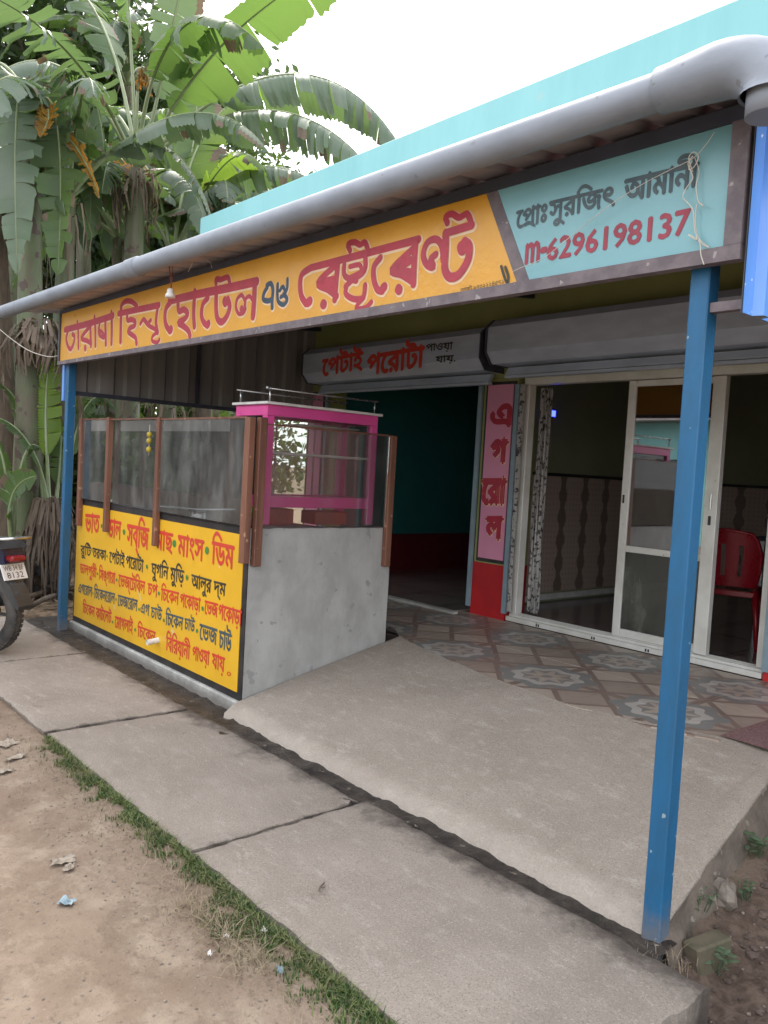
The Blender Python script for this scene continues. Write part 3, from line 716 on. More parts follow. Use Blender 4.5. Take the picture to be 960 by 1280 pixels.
# ================================================================== LETTERING
PRE = 'িেৈ'
def vis(sx):
    """put Bengali pre-base vowel signs before their consonant, as they are seen"""
    sx = sx.replace('\u09cb', '\u09c7\u09be').replace('\u09cc', '\u09c7\u09d7'); out = []
    for ch in sx:
        if ch in PRE:
            k = len(out) - 1
            while k > 0 and out[k] == '\u09bc': k -= 1
            out.insert(k, ch)
        else: out.append(ch)
    return ''.join(out)
_cache = {}
def text_mesh(s):
    if s in _cache: return _cache[s]
    cu = bpy.data.curves.new('lettering', 'FONT'); cu.body = s; cu.size = 1; cu.resolution_u = 2; cu.fill_mode = 'NONE'
    o = bpy.data.objects.new('lettering', cu)
    me = bpy.data.meshes.new_from_object(o)
    co_ = [tuple(p.co[:2]) for p in me.vertices]; nb = {}
    for e in me.edges: nb.setdefault(e.vertices[0], []).append(e.vertices[1]); nb.setdefault(e.vertices[1], []).append(e.vertices[0])
    bpy.data.objects.remove(o); bpy.data.curves.remove(cu)
    dirs = {tuple(e.vertices) for e in me.edges}; seen = set(); loops = []
    for k in sorted(nb):
        if k in seen: continue
        lp = [k]; seen.add(k); cur = k
        while True:
            nx_ = [q for q in nb[cur] if q not in seen]
            if not nx_: break
            cur = nx_[0] if len(nx_) == 1 or (cur, nx_[0]) in dirs or nx_[0] == cur + 1 else nx_[-1]; seen.add(cur); lp.append(cur)
        if len(lp) > 2: loops.append([co_[q] for q in (lp if lp[1] == lp[0] + 1 else lp[:1] + lp[:0:-1])])
    bpy.data.meshes.remove(me)
    # constrained triangulation of every outline, kept where the winding number is not zero
    pts = []; eds = []
    for l in loops:
        k0 = len(pts); pts += [Vector(p) for p in l]; eds += [(k0 + q, k0 + (q + 1) % len(l)) for q in range(len(l))]
    ov, _, of, *_r = delaunay_2d_cdt(pts, eds, [], 0, 1e-6)
    A_ = np.array([l[q] for l in loops for q in range(len(l))]); B_ = np.array([l[(q + 1) % len(l)] for l in loops for q in range(len(l))])
    f = []
    for t_ in of:
        c = sum((ov[q] for q in t_), Vector((0, 0))) / len(t_)
        up = (A_[:, 1] <= c.y) & (B_[:, 1] > c.y); dn = (A_[:, 1] > c.y) & (B_[:, 1] <= c.y)
        cr = (B_[:, 0] - A_[:, 0]) * (c.y - A_[:, 1]) - (c.x - A_[:, 0]) * (B_[:, 1] - A_[:, 1])
        if (up & (cr > 0)).sum() - (dn & (cr < 0)).sum() != 0: f.append(tuple(t_))
    v = np.array([(p.x, p.y, 0.) for p in ov])
    _cache[s] = (v, f); return v, f
REF = text_mesh('ন')[0]; RB, RT = REF[:, 1].min(), REF[:, 1].max()
def word(s, mats, Y, tl, tr, bl, parent, bold=.035, lift=.0012, axis=1, latin=False):
    """fit a word on a plane: tl/tr = photo points of the headline ends, bl = foot of the first letter"""
    TL, TR, BL = on(*tl, axis, Y), on(*tr, axis, Y), on(*bl, axis, Y)
    v, f = text_mesh(vis(s)); rb, rt = RB, RT
    if latin: rb, rt = v[:, 1].min(), v[:, 1].max()
    x0, x1 = v[:, 0].min(), v[:, 0].max(); W = TR.x - TL.x; H = TL.z - BL.z; k = H / (rt - rb)
    b = MB(); e = bold * H
    outl = len(mats) > 1
    layers = []
    if outl: layers += [(dx * .09 * H + .02 * H, dz * .09 * H - .03 * H, 1) for dx, dz in ((1, 0), (-1, 0), (0, 1), (0, -1), (.7, .7), (-.7, .7), (.7, -.7), (-.7, -.7))]
    layers += [(dx * e, dz * e, 0) for dx, dz in ((0, 0), (1, 0), (-1, 0), (0, 1), (0, -1))] if bold else [(0, 0, 0)]
    for li, (ox, oz, mi) in enumerate(layers):
        vv = []
        for (x, y, dd_) in v:
            a = (x - x0) / (x1 - x0)
            vv.append((TL.x + a * W + ox, Y - lift - .00012 * li - dd_, TL.z + a * (TR.z - TL.z) - (rt - y) * k + oz))
        b.add(vv, f, mi)
    return b.build('lettering', mats, parent)
def dot(px, py, r, m, Y, parent, lift=.004):
    c = on(px, py, 1, Y); b = MB(); n = 14
    b.add([(c.x + r * math.cos(a), Y - lift, c.z + r * math.sin(a)) for a in [2 * math.pi * k / n for k in range(n)]], [tuple(range(n))[::-1]])
    return b.build('dot', m, parent)
def smooth_pts(P, k=5):
    if len(P) < 3: return P
    out = []
    for i in range(len(P) - 1):
        p0 = P[max(i - 1, 0)]; p1 = P[i]; p2 = P[i + 1]; p3 = P[min(i + 2, len(P) - 1)]
        for j in range(k):
            t_ = j / k
            out.append(tuple(.5 * (2 * b_ + (c_ - a_) * t_ + (2 * a_ - 5 * b_ + 4 * c_ - d_) * t_ ** 2 + (3 * b_ - a_ - 3 * c_ + d_) * t_ ** 3) for a_, b_, c_, d_ in zip(p0, p1, p2, p3)))
    return out + [P[-1]]
def brush(b, P, wd, Y, lift, mi, grow=0, shift=(0, 0)):
    """one painted stroke; P = (x, z) points on the board, wd width"""
    P = smooth_pts(P); n = len(P); h = wd / 2 + grow; L, Rr = [], []
    for i in range(n):
        a, c = P[max(i - 1, 0)], P[min(i + 1, n - 1)]; dx, dz = c[0] - a[0], c[1] - a[1]; l = math.hypot(dx, dz) or 1
        nx_, nz_ = -dz / l * h, dx / l * h; x, z = P[i][0] + shift[0], P[i][1] + shift[1]; yy = Y - lift - i * 1.0e-6
        L.append((x + nx_, yy, z + nz_)); Rr.append((x - nx_, yy, z - nz_))
    b.add(L + Rr, [(i, n + i, n + i + 1, i + 1) for i in range(n - 1)], mi)
    for (x, z), s in ((P[0], -1), (P[-1], 1)):
        m = 12; b.add([(x + shift[0] + h * math.cos(2 * math.pi * k / m), Y - lift - .00006 - s * .00002, z + shift[1] + h * math.sin(2 * math.pi * k / m)) for k in range(m)], [tuple(range(m))[::-1]], mi)

# ================================================================== SIGNBOARD
SY = -.045
sign = empty('signboard', (0, 0, 0), label='long yellow and pale blue painted signboard under the awning edge', cat='sign')
def face(name, pts, y0, y1, m, parent, **kw):
    b = MB(); n = len(pts); b.add([(x, y0, z) for x, z in pts] + [(x, y1, z) for x, z in pts], [tuple(range(n)), tuple(range(n, 2 * n))[::-1]] + [(i, n + i, n + (i + 1) % n, (i + 1) % n) for i in range(n)])
    return b.build(name, m, parent, **kw)
def SP(u, v): p = on(u, v, 1, SY); return (p.x, p.z)
zb0, zb1, zt0, zt1 = 2.256, 2.238, 2.648, 2.605
divb, divt = SP(656, 353), SP(617, 241)
xl_, xr_ = -5.632, .131
def zb(x): return zb0 + (zb1 - zb0) * (x - xl_) / (xr_ - xl_)
def zt(x): return zt0 + (zt1 - zt0) * (x - xl_) / (xr_ - xl_)
fb = face('yellow_panel', [(xl_, zb0), (divb[0] - .04, zb(divb[0])), (divt[0] - .04, zt(divt[0])), (xl_, zt0)], SY, SY + .02, 'sign_yellow', sign)
face('divider_stripe', [(divb[0] - .039, zb(divb[0])), (divb[0] + .02, zb(divb[0])), (divt[0] + .02, zt(divt[0])), (divt[0] - .039, zt(divt[0]))], SY - .001, SY + .019, 'concrete_beam', sign)
bb = face('blue_panel', [(divb[0] + .021, zb(divb[0])), (xr_, zb1), (xr_, zt1), (divt[0] + .021, zt(divt[0]))], SY, SY + .02, 'sign_cyan', sign)
# worn frame
face('frame', [(xl_ - .03, zb0 - .03), (xr_ + .055, zb1 - .048), (xr_ + .055, zb1 - .002), (xl_ - .03, zb0 - .002)], SY - .012, SY + .03, 'concrete_beam', sign, label='worn dark lower edge of the signboard frame')
face('frame', [(xl_ - .03, zb0 - .001), (xl_ - .001, zb0 - .001), (xl_ - .001, zt0), (xl_ - .03, zt0)], SY - .012, SY + .03, 'beam', sign)
face('frame', [(xr_ + .001, zb1 - .001), (xr_ + .055, zb1 - .001), (xr_ + .055, zt1), (xr_ + .001, zt1)], SY - .012, SY + .03, 'concrete_beam', sign)
face('frame', [(xl_ - .03, zt0 + .001), (xr_ + .055, zt1 + .001), (xr_ + .055, zt1 + .05), (xl_ - .03, zt0 + .03)], SY - .005, SY + .03, 'beam', sign)

def conv(o, s, P): return [SP(o[0] + x / s, o[1] + y / s) for x, y in P]
SW = 1.65
def glyphs(o, s, strokes, mats, grow, shift):
    b1 = MB(); k = 0
    for wd, P in strokes:
        Q = conv(o, s, P); c = P[len(P) // 2]
        p = on(o[0] + c[0] / s, o[1] + c[1] / s, 1, SY); depth = (p - CP).dot(FW); px = depth / FPX / s   # metres per crop pixel (upright)
        brush(b1, Q, wd * px * SW, SY, .0008 + .00015 * (k % 5), 1, grow, shift); brush(b1, Q, wd * px * SW, SY, .0018 + .0001 * k, 0); k += 1
    return b1.build('lettering', mats, sign)
A = ((60, 350), 5.333); B = ((190, 320), 5.333); Cc = ((360, 250), 3.84)
g = .0055; sh = (.005, -.006)
glyphs(*A, [(27, [(115, 332), (275, 290), (435, 238)]), (20, [(135, 340), (124, 385), (130, 430), (150, 462), (170, 430), (178, 380), (165, 362)]), (19, [(198, 280), (203, 340), (205, 455)]),
            (20, [(290, 300), (224, 385), (262, 405), (290, 425)]), (21, [(284, 300), (288, 440)]), (26, [(249, 452), (251, 458)]), (19, [(312, 245), (317, 330), (318, 440)]),
            (18, [(345, 298), (340, 340), (348, 370), (375, 385)]), (16, [(340, 335), (365, 350), (388, 392)]), (21, [(384, 265), (386, 340), (388, 430)]), (21, [(425, 215), (427, 300), (425, 425)])], ['maroon', 'cream'], g, sh)
glyphs(*A, [(22, [(490, 215), (490, 172), (520, 142), (560, 145), (595, 175)]), (24, [(490, 190), (487, 300), (485, 412)]), (26, [(472, 225), (600, 197), (742, 168)]),
            (22, [(530, 228), (532, 268), (556, 264), (582, 276), (580, 303), (547, 322), (537, 345), (560, 365), (585, 385), (592, 425)]),
            (19, [(618, 292), (640, 262), (665, 288), (688, 268)]), (19, [(640, 262), (668, 300), (705, 322), (722, 332)]), (23, [(732, 190), (722, 280), (733, 350)]), (17, [(735, 345), (700, 375), (697, 405), (728, 416), (745, 398)])], ['maroon', 'cream'], g, sh)
glyphs(*B, [(36, [(118, 300), (270, 262), (500, 215), (700, 170)]), (28, [(125, 310), (98, 345), (88, 400), (95, 460), (118, 498)]), (36, [(122, 495), (128, 490)]),
            (27, [(175, 320), (182, 368), (215, 357), (240, 385), (218, 420), (178, 445), (212, 468), (245, 500), (255, 535)]), (28, [(288, 235), (282, 320), (280, 400), (285, 470)]),
            (27, [(375, 280), (342, 320), (332, 390), (345, 440), (372, 465)]), (34, [(374, 458), (378, 452)]),
            (24, [(430, 185), (430, 155), (460, 158), (480, 150), (510, 145), (522, 190)]), (30, [(430, 260), (430, 360), (440, 420), (468, 440), (502, 400), (520, 340), (508, 288)]), (40, [(488, 300), (492, 310)]),
            (33, [(688, 175), (683, 290), (675, 405)]), (18, [(678, 305), (655, 270), (628, 285), (622, 330)]), (18, [(622, 300), (602, 262), (572, 285), (562, 340), (580, 385), (612, 378), (625, 352)]), (30, [(600, 352), (604, 356)])], ['maroon', 'cream'], g, sh)
glyphs(*B, [(22, [(768, 195), (795, 185), (808, 230), (802, 300), (803, 345)]), (22, [(770, 210), (748, 250), (745, 290), (775, 300), (798, 290)]),
            (20, [(840, 190), (838, 260), (845, 305), (878, 325), (903, 290), (880, 255)]), (18, [(855, 230), (875, 205), (890, 250), (860, 275)]), (18, [(905, 155), (902, 220), (880, 262)])], ['navy', 'cream'], g * .7, sh)
SW = 1.2
glyphs(*Cc, [(32, [(112, 325), (240, 292), (400, 250), (628, 190)]), (30, [(112, 325), (70, 355), (60, 400), (65, 460), (88, 498)]), (40, [(98, 492), (106, 486)]),
             (30, [(225, 318), (145, 398), (195, 430), (235, 462)]), (30, [(232, 380), (170, 395), (230, 420)]), (32, [(240, 310), (232, 400), (226, 478)]), (40, [(170, 500), (174, 502)]),
             (26, [(300, 245), (290, 213), (322, 203), (348, 215), (372, 205), (388, 250)]), (26, [(272, 310), (275, 365), (330, 388)]), (22, [(300, 320), (345, 312), (350, 345), (300, 372)]), (26, [(372, 260), (368, 340), (310, 385), (278, 415)]),
             (26, [(282, 415), (280, 452), (320, 476), (362, 468), (372, 410)]), (22, [(365, 470), (338, 500), (332, 522), (372, 518), (402, 490)]),
             (30, [(445, 278), (415, 320), (414, 380), (430, 428), (455, 438)]), (40, [(458, 425), (464, 418)]),
             (30, [(605, 232), (500, 335), (550, 360), (600, 392)]), (34, [(590, 290), (530, 335), (592, 350)]), (33, [(615, 205), (608, 300), (604, 405)]), (42, [(532, 428), (536, 432)]),
             (30, [(712, 262), (688, 285), (700, 322), (668, 310), (652, 262), (672, 205), (715, 190), (742, 225), (748, 290)]),
             (38, [(760, 160), (758, 250), (755, 330), (778, 370), (822, 358), (865, 290), (872, 225), (850, 200)]), (50, [(835, 225), (840, 238)]), (34, [(758, 160), (885, 122)]), (28, [(768, 112), (760, 82), (790, 68), (825, 85), (862, 68), (880, 105)])], ['maroon', 'cream'], g, sh)
# small painter's note, blue end
word('আর্ট ৯৭৩২২২৪৫৭১', ['blktxt'], SY, (576, 361), (630, 349), (576, 366), sign, .0)
b = MB()
for q in ([(627, 333), (632, 349), (636, 356)], [(632, 334), (636, 347), (634, 357)]): brush(b, [SP(*p) for p in q], .012, SY, .003, 0)
b.build('emblem', 'blktxt', sign)
D = ((630, 170), 3.692)
def d_(x, y): return (D[0][0] + x / D[1], D[0][1] + y / D[1])
word('সুরজিৎ', ['slatetxt'], SY, d_(212, 305), d_(515, 232), d_(212, 385), sign, .05)
word('আমানী', ['slatetxt'], SY, d_(560, 205), d_(900, 122), d_(560, 305), sign, .05)
word('পোঃ', ['slatetxt'], SY, d_(60, 350), d_(200, 312), d_(60, 428), sign, .05)
b = MB(); brush(b, [SP(*d_(95, 412)), SP(*d_(118, 400)), SP(*d_(140, 412))], .011, SY, .005, 0); b.build('lettering', 'slatetxt', sign)
word('m-', ['dullred'], SY, d_(105, 500), d_(200, 475), d_(105, 590), sign, .06, latin=True)
word('6296198137', ['dullred'], SY, d_(205, 478), d_(862, 335), d_(205, 575), sign, .045, latin=True)
# shutter text
E0 = ((370, 380), 2.91)
def e_(x, y): return (E0[0][0] + x / E0[1], E0[0][1] + y / E0[1])
word('পেটাই', ['redtxt'], 2.29, e_(98, 205), e_(245, 175), e_(98, 262), sb1, .06, .004)
word('পরোটা', ['redtxt'], 2.29, e_(262, 190), e_(468, 155), e_(262, 258), sb1, .06, .004)
word('পাওয়া', ['blktxt'], 2.29, e_(475, 148), e_(572, 140), e_(475, 172), sb1, .04, .004)
word('যায়.', ['blktxt'], 2.29, e_(510, 192), e_(582, 186), e_(510, 214), sb1, .04, .004)
G0 = ((560, 450), 4.741)
def g_(x, y): return (G0[0][0] + x / G0[1], G0[0][1] + y / G0[1])
for s, x0, x1, y0, y1 in (('এ', 262, 376, 268, 385), ('গ', 262, 355, 480, 605), ('রো', 207, 345, 712, 850), ('ল', 232, 325, 935, 1060)):
    word(s, ['maroon', 'cream'] if s != 'এ' else ['maroon'], FY - .012, g_(x0, y0), g_(x1, y0), g_(x0, y1), p1, .09, .002)

# ================================================================== COUNTER
cnt = empty('serving_counter', (0, 0, 0), label='cement serving counter with yellow painted menu front', cat='counter')
CX0, CX1, CY0, CYB, CZ = -5.61, -2.80, .136, 1.265, 1.105
def cp(name, m, box, b=0, **kw): return MB().box(*box, b=b).build(name, m, cnt, **kw)
def uneven(name, m, x0, x1, y0, y1, z0, z1, seed, n=26, amp=.006):
    """hand-plastered wall: both faces and the top edge waver"""
    v = []; L = x1 - x0; Dp = y1 - y0; alongx = L > Dp; k = 12
    for s in (0, 1):
        for j in range(k + 1):
            for i in range(n + 1):
                t_ = i / n; z = z0 + (z1 - z0) * j / k
                w_ = amp * noise.noise(Vector((t_ * 6, z * 5, seed + s * 9)))
                if j == k: z += amp * 1.2 * noise.noise(Vector((t_ * 14, 3, seed)))
                if alongx: v.append((x0 + L * t_, (y0 if s == 0 else y1) + w_, z))
                else: v.append(((x0 if s == 0 else x1) + w_, y0 + Dp * t_, z))
    f = []; N = (n + 1) * (k + 1)
    for s in (0, 1):
        for j in range(k):
            for i in range(n):
                q = s * N + j * (n + 1) + i; a = (q, q + 1, q + n + 2, q + n + 1); f.append(a if s == (0 if alongx else 1) else a[::-1])
    for i in range(n): f.append((k * (n + 1) + i, k * (n + 1) + i + 1, N + k * (n + 1) + i + 1, N + k * (n + 1) + i))
    for j in range(k):
        for i in (0, n): f.append((j * (n + 1) + i, (j + 1) * (n + 1) + i, N + (j + 1) * (n + 1) + i, N + j * (n + 1) + i))
    b = MB(); b.add(v, f, 0, False); return b.build(name, m, cnt)
cp('front_wall', 'cement', (CX0, CX1 - .101, CY0 + .004, CY0 + .11, .0, CZ - .002))
uneven('side_wall', 'cement', CX1 - .1, CX1, CY0 + .004, CYB, .0, CZ, 5)
cp('countertop', 'cement', (CX0 + .02, CX1 - .102, CY0 + .112, CY0 + .60, CZ - .07, CZ - .002))
cp('plinth', 'plinth', (CX0 - .004, CX1 + .006, CY0 - .03, CY0 + .003, -.05, .05), .008)
cp('painted_border', 'black', (CX0 + .001, CX1 - .004, CY0 - .004, CY0 + .003, .052, CZ - .004))
mp_ = cp('menu_panel', 'yellow', (CX0 + .035, CX1 - .05, CY0 - .009, CY0 - .0045, .098, CZ - .045))
cp('edge_trim', 'black', (CX0 + .001, CX1 - .004, CY0 - .002, CY0 + .06, CZ - .003, CZ + .012), .003)
stub = MB(); c = on(199, 800, 1, CY0); stub.tube([(c.x, CY0 - .004, c.z), (c.x, CY0 - .09, c.z - .01)], .02, 14, cap=False); stub.tube([(c.x, CY0 - .01, c.z), (c.x, CY0 - .085, c.z - .01)], .015, 14)
stub.build('drain_pipe', 'white', cnt, label='short white pipe stub sticking out of the yellow menu panel')
b = MB(); b.add([(c.x - .018, CY0 - .0105, c.z - .02), (c.x + .02, CY0 - .0105, c.z - .02), (c.x + .03, CY0 - .0105, .1), (c.x - .012, CY0 - .0105, .1)], [(0, 1, 2, 3)])
H0 = ((70, 600), 3.692); MY = CY0 - .009
def h_(x, y): return (H0[0][0] + x / H0[1], H0[0][1] + y / H0[1])
L1 = [('ভাত', 137, 158, 202, 165, 240), ('ডাল', 242, 182, 302, 195, 262), ('সব্জি', 330, 205, 430, 226, 298), ('মাছ', 465, 233, 540, 250, 318), ('মাংস', 565, 255, 684, 282, 345), ('ডিম', 722, 284, 824, 308, 385)]
L2 = [('রুটি', 115, 302, 163, 312, 342), ('তরকা', 170, 313, 232, 328, 356), ('পেটাই', 248, 332, 318, 350, 380), ('পরোটা', 325, 350, 405, 372, 402), ('ঘুগনি', 442, 384, 520, 402, 440), ('মুড়ি', 530, 404, 592, 420, 462), ('আলুর', 627, 436, 718, 462, 494), ('দ্ম', 730, 466, 785, 480, 522)]
L3 = [('ডালপুরী', 112, 386, 188, 408, 428), ('সিঙ্গারা', 200, 412, 275, 432, 460), ('ভেজ্টেবিল', 290, 436, 412, 470, 490), ('চপ', 425, 476, 470, 488, 530), ('চিকেন', 487, 500, 568, 520, 556), ('পকোড়া', 575, 524, 668, 550, 582), ('ভেজ', 688, 556, 748, 572, 618), ('পকোড়া', 752, 574, 858, 606, 640)]
L4 = [('এগরোল', 105, 478, 168, 496, 520), ('চিকেনরোল', 178, 499, 273, 525, 545), ('ভেজরোল', 287, 530, 377, 555, 580), ('এগ', 393, 568, 432, 580, 615), ('চাউ', 440, 586, 490, 600, 635), ('চিকেন', 508, 612, 588, 636, 668), ('চাউ', 595, 638, 642, 650, 690), ('ভেজ', 665, 664, 745, 690, 735), ('চাউ', 755, 695, 812, 715, 775)]
L5 = [('চিকেন', 125, 568, 180, 588, 612), ('কাটলেট', 186, 590, 257, 612, 640), ('মোগলাই', 273, 628, 356, 656, 680), ('চিকেন', 378, 672, 460, 702, 722), ('বিরিয়ানী', 510, 722, 620, 765, 785), ('পাওয়া', 632, 768, 710, 795, 828), ('যায়', 722, 800, 780, 822, 866), ('০', 790, 880, 808, 884, 905)]
for L, m, bo in ((L1, 'redtxt', .035), (L2, 'blktxt', .035), (L3, 'redtxt', .03), (L4, 'slatetxt', .03), (L5, 'redtxt', .03)):
    for s, xa, ya, xb, yb, yf in L: word(s, [m], MY, h_(xa, ya), h_(xb, yb), h_(xa, yf), mp_, bo, .0015)
for x, y, r in ((212, 212, .016), (315, 240, .022), (451, 270, .022), (547, 293, .025), (698, 325, .025), (165, 322, .009), (237, 351, .012), (421, 400, .016), (606, 450, .018), (193, 432, .012), (281, 461, .012), (476, 523, .014), (678, 593, .015),
                (172, 522, .010), (279, 551, .011), (385, 597, .012), (499, 647, .013), (652, 696, .014), (263, 655, .012), (367, 691, .013)): dot(*h_(x, y), r, 'grntxt', MY, mp_)

# glass screen on the counter
scr = empty('glass_screen', (0, 0, 0), label='brown timber framed glass screen around the top of the counter', cat='glass screen')
def sp(name, m, box, b=.003, **kw): return MB().box(*box, b=b).build(name, m, scr, **kw)
PY = CY0 - .05
for x, z0, z1 in ((-5.50, .885, 1.79), (-4.92, .885, 1.79), (-4.03, .87, 1.78)): sp('post', 'wood', (x, x + .045, PY, PY + .04, z0, z1))
sp('post', 'wood', (-2.835, -2.775, PY - .002, PY + .04, .895, 1.765)); sp('post', 'wood', (-2.797, -2.752, PY + .058, PY + .110, .88, 1.77), label='corner post fixed to the side wall of the counter')
sp('post', 'wood', (-2.797, -2.757, 1.185, 1.235, .842, 1.735), label='rear post at the open end of the counter')
sp('top_rail', 'wood', (-5.455, -4.922, PY + .012, PY + .028, 1.772, 1.784), 0); sp('top_rail', 'wood', (-4.873, -4.033, PY + .012, PY + .028, 1.768, 1.778), 0); sp('top_rail', 'wood', (-3.983, -2.837, PY + .012, PY + .028, 1.760, 1.772), 0)
sp('top_rail', 'wood', (-2.785, -2.773, PY + .113, 1.183, 1.728, 1.738), 0)
sp('glass_pane', 'screen_glass', (-5.45, -4.925, PY + .018, PY + .022, CZ + .014, 1.771), 0); sp('glass_pane', 'screen_glass', (-4.87, -4.035, PY + .05, PY + .054, CZ + .014, 1.767), 0)
sp('glass_pane', 'screen_glass', (-3.98, -2.84, PY + .018, PY + .022, CZ + .014, 1.759), 0); sp('glass_pane', 'cab_glass', (-2.781, -2.777, PY + .113, 1.183, CZ + .014, 1.727), 0)

# food cabinet
cab = empty('food_display_cabinet', (0, 0, 0), label='pink framed glass food display cabinet standing on the counter', cat='display cabinet')
A0, A1, B0, B1, Z0, Z1 = -3.31, -2.93, .30, 1.20, 1.115, 1.865
def kp(name, m, box, b=.002, **kw): return MB().box(*box, b=b).build(name, m, cab, **kw)
for x in (A0, A1 - .055):
    for y in (B0, B1 - .055): kp('post', 'pink', (x, x + .055, y, y + .055, Z0, Z1 - .068))
for (za, zb_) in ((Z1 - .067, Z1), (1.225, 1.295)):
    for x in (A0 + .001, A1 - .054): kp('rail', 'pink', (x, x + .053, B0 + .0555 if za < 1.5 else B0, B1 - .0555 if za < 1.5 else B1, za, zb_))
    for y in (B0 + .001, B1 - .054): kp('rail', 'pink', (A0 + .056, A1 - .056, y, y + .053, za, zb_))
kp('roof_board', 'white', (A0 - .02, A1 + .025, B0 - .02, B1 + .02, Z1 + .001, Z1 + .018))
kp('floor_board', 'white', (A0 + .047, A1 - .047, B0 + .047, B1 - .047, 1.27, 1.285)); kp('shelf', 'white', (A0 + .02, A1 - .02, B0 + .047, B1 - .047, 1.560, 1.576)); kp('shelf', 'white', (A0 + .02, A1 - .14, B0 + .35, B1 - .047, 1.765, 1.772))
kp('glass_pane', 'cab_glass', (A1 - .024, A1 - .020, B0 + .046, B1 - .046, 1.296, Z1 - .06), 0); kp('glass_pane', 'cab_glass', (A0 + .020, A0 + .024, B0 + .046, B1 - .046, 1.296, Z1 - .06), 0)
kp('glass_pane', 'cab_glass', (A0 + .048, A1 - .048, B0 + .02, B0 + .024, 1.296, Z1 - .06), 0)
for y in (B0 + .30, B0 + .62): kp('glazing_strip', 'chrome', (A0 + .018, A0 + .026, y, y + .012, 1.296, Z1 - .06), 0)
gr_ = MB(); zr = Z1 + .10
gr_.tube([(A1 - .01, B0 + .02, Z1 + .018), (A1 - .01, B0 + .02, zr)], .007, 8); gr_.tube([(A1 - .01, B1 - .03, Z1 + .018), (A1 - .01, B1 - .03, zr)], .005, 8)
gr_.tube([(A1 - .01, B0 - .01, zr), (A1 - .01, B1 + .0, zr)], .006, 8); gr_.tube([(A0 + .02, B0 + .02, Z1 + .018), (A0 + .02, B0 + .02, zr)], .007, 8); gr_.tube([(A0 + .02, B0 - .01, zr), (A0 + .02, B1, zr)], .006, 8)
gr_.ball((A1 - .01, B0 + .0, zr + .003), .012); gr_.build('guard_rail', 'chrome', cab)
# boxes under it, pot in front
for k, (y, h, m) in enumerate(((.36, .085, 'wood'), (.60, .06, 'black'), (.72, .095, 'redbrown'))):
    pass
M['cookred'] = mat('red_oxide', (.28, .07, .04), (.2, .05, .03), rough=.7)
tag(MB().box(-3.22, -3.02, .40, .60, CZ + .002, CZ + .105, b=.006).build('tray', 'cookred'), 'red oxide tin pushed under the front half of the cabinet', 'tin')
tag(MB().box(-3.20, -3.03, .78, 1.05, CZ + .002, CZ + .09, b=.006).build('tray', 'cookred'), 'red oxide tin pushed under the rear half of the cabinet', 'tin')
pot = empty('cooking_pot', (-3.12, .235, CZ), label='dull steel pot with domed lid behind the glass near the cabinet', cat='pot')
MB().lathe((0, 0, 0), [(0, 0), (.085, 0), (.1, .02), (.1, .09), (.108, .095)], 24).build('pot_body', 'chrome', pot)
MB().lathe((0, 0, .095), [(.106, 0), (.09, .03), (.05, .05), (.012, .055), (.012, .075), (0, .078)], 24).build('lid', 'chrome', pot)
pot.location = (-3.2, .22, CZ)
# charm of limes and chillies tied to the third post
ch = empty('lime_charm', (0, 0, 0), label='string of yellow limes tied to the third screen post', cat='charm')
cx = on(187, 545, 1, PY - .02)
for dz in (0, -.05, -.105): MB().ball((cx.x, PY - .022, cx.z + .01 + dz + (.006 if dz == -.05 else 0)), .02, 12, 8, sc=(1, .9, 1.05)).build('lime', 'lime', ch)
MB().tube([(cx.x, PY - .022, cx.z + .08), (cx.x + .003, PY - .022, cx.z - .14)], .002, 5).build('thread', 'wire', ch)

# ================================================================== AWNING
aw = empty('awning', (0, 0, 0), label='corrugated metal awning on blue square posts over the terrace', cat='awning')
def post(x, y, w_, z0, z1, label):
    o = MB().box(x, x + w_, y, y + w_, z0, z1, b=.004).build('post', 'bluepost', aw, label=label); return o
post(0, 0, .066, -.2, 2.60, 'blue square steel post at the near right corner'); post(-5.612, 0, .066, -.05, 2.66, 'blue square steel post at the far left corner')
MB().box(-5.70, -5.66, .0, .04, 1.93, 2.3, b=.003).build('sheet_edge', 'bluesheet', aw)
def ridged(y0, y1, z0, z1, x0, x1, pitch, h, m, name):
    """trapezoid-profile sheet, ridges run from (y0,z0) to (y1,z1)"""
    b = MB(); x = x0; prof = []
    while x < x1:
        prof += [(x, 0), (x + pitch * .62, 0), (x + pitch * .72, h), (x + pitch * .9, h)]; x += pitch
    v = []; n = len(prof); NN = 6
    for j in range(NN + 1):
        t_ = j / NN
        for (px, ph) in prof: v.append((px, y0 + (y1 - y0) * t_, z0 + (z1 - z0) * t_ + ph))
    b.add(v, [(j * n + i, j * n + i + 1, (j + 1) * n + i + 1, (j + 1) * n + i) for j in range(NN) for i in range(n - 1)])
    return b.build(name, m, aw)
ridged(-.255, FY - .03, 2.665, 3.0, -5.95, .36, .2, .025, 'zinc', 'roof_sheet')
for y in (.02, 1.2, 2.4):
    z = 2.665 + (y + .255) / 2.825 * .335 - .03
    MB().box(-5.70, .2, y, y + .04, z - .03, z + .024).build('purlin', 'beam', aw)
for x in (-5.60, -2.8, .01): MB().bar((x + .03, .07, 2.63), (x + .03, 2.57, 2.92), .04, .04).build('rafter', 'beam', aw)
MB().box(.068, .20, .012, .045, 2.055, 2.085).build('cross_bar', 'concrete_beam', aw)
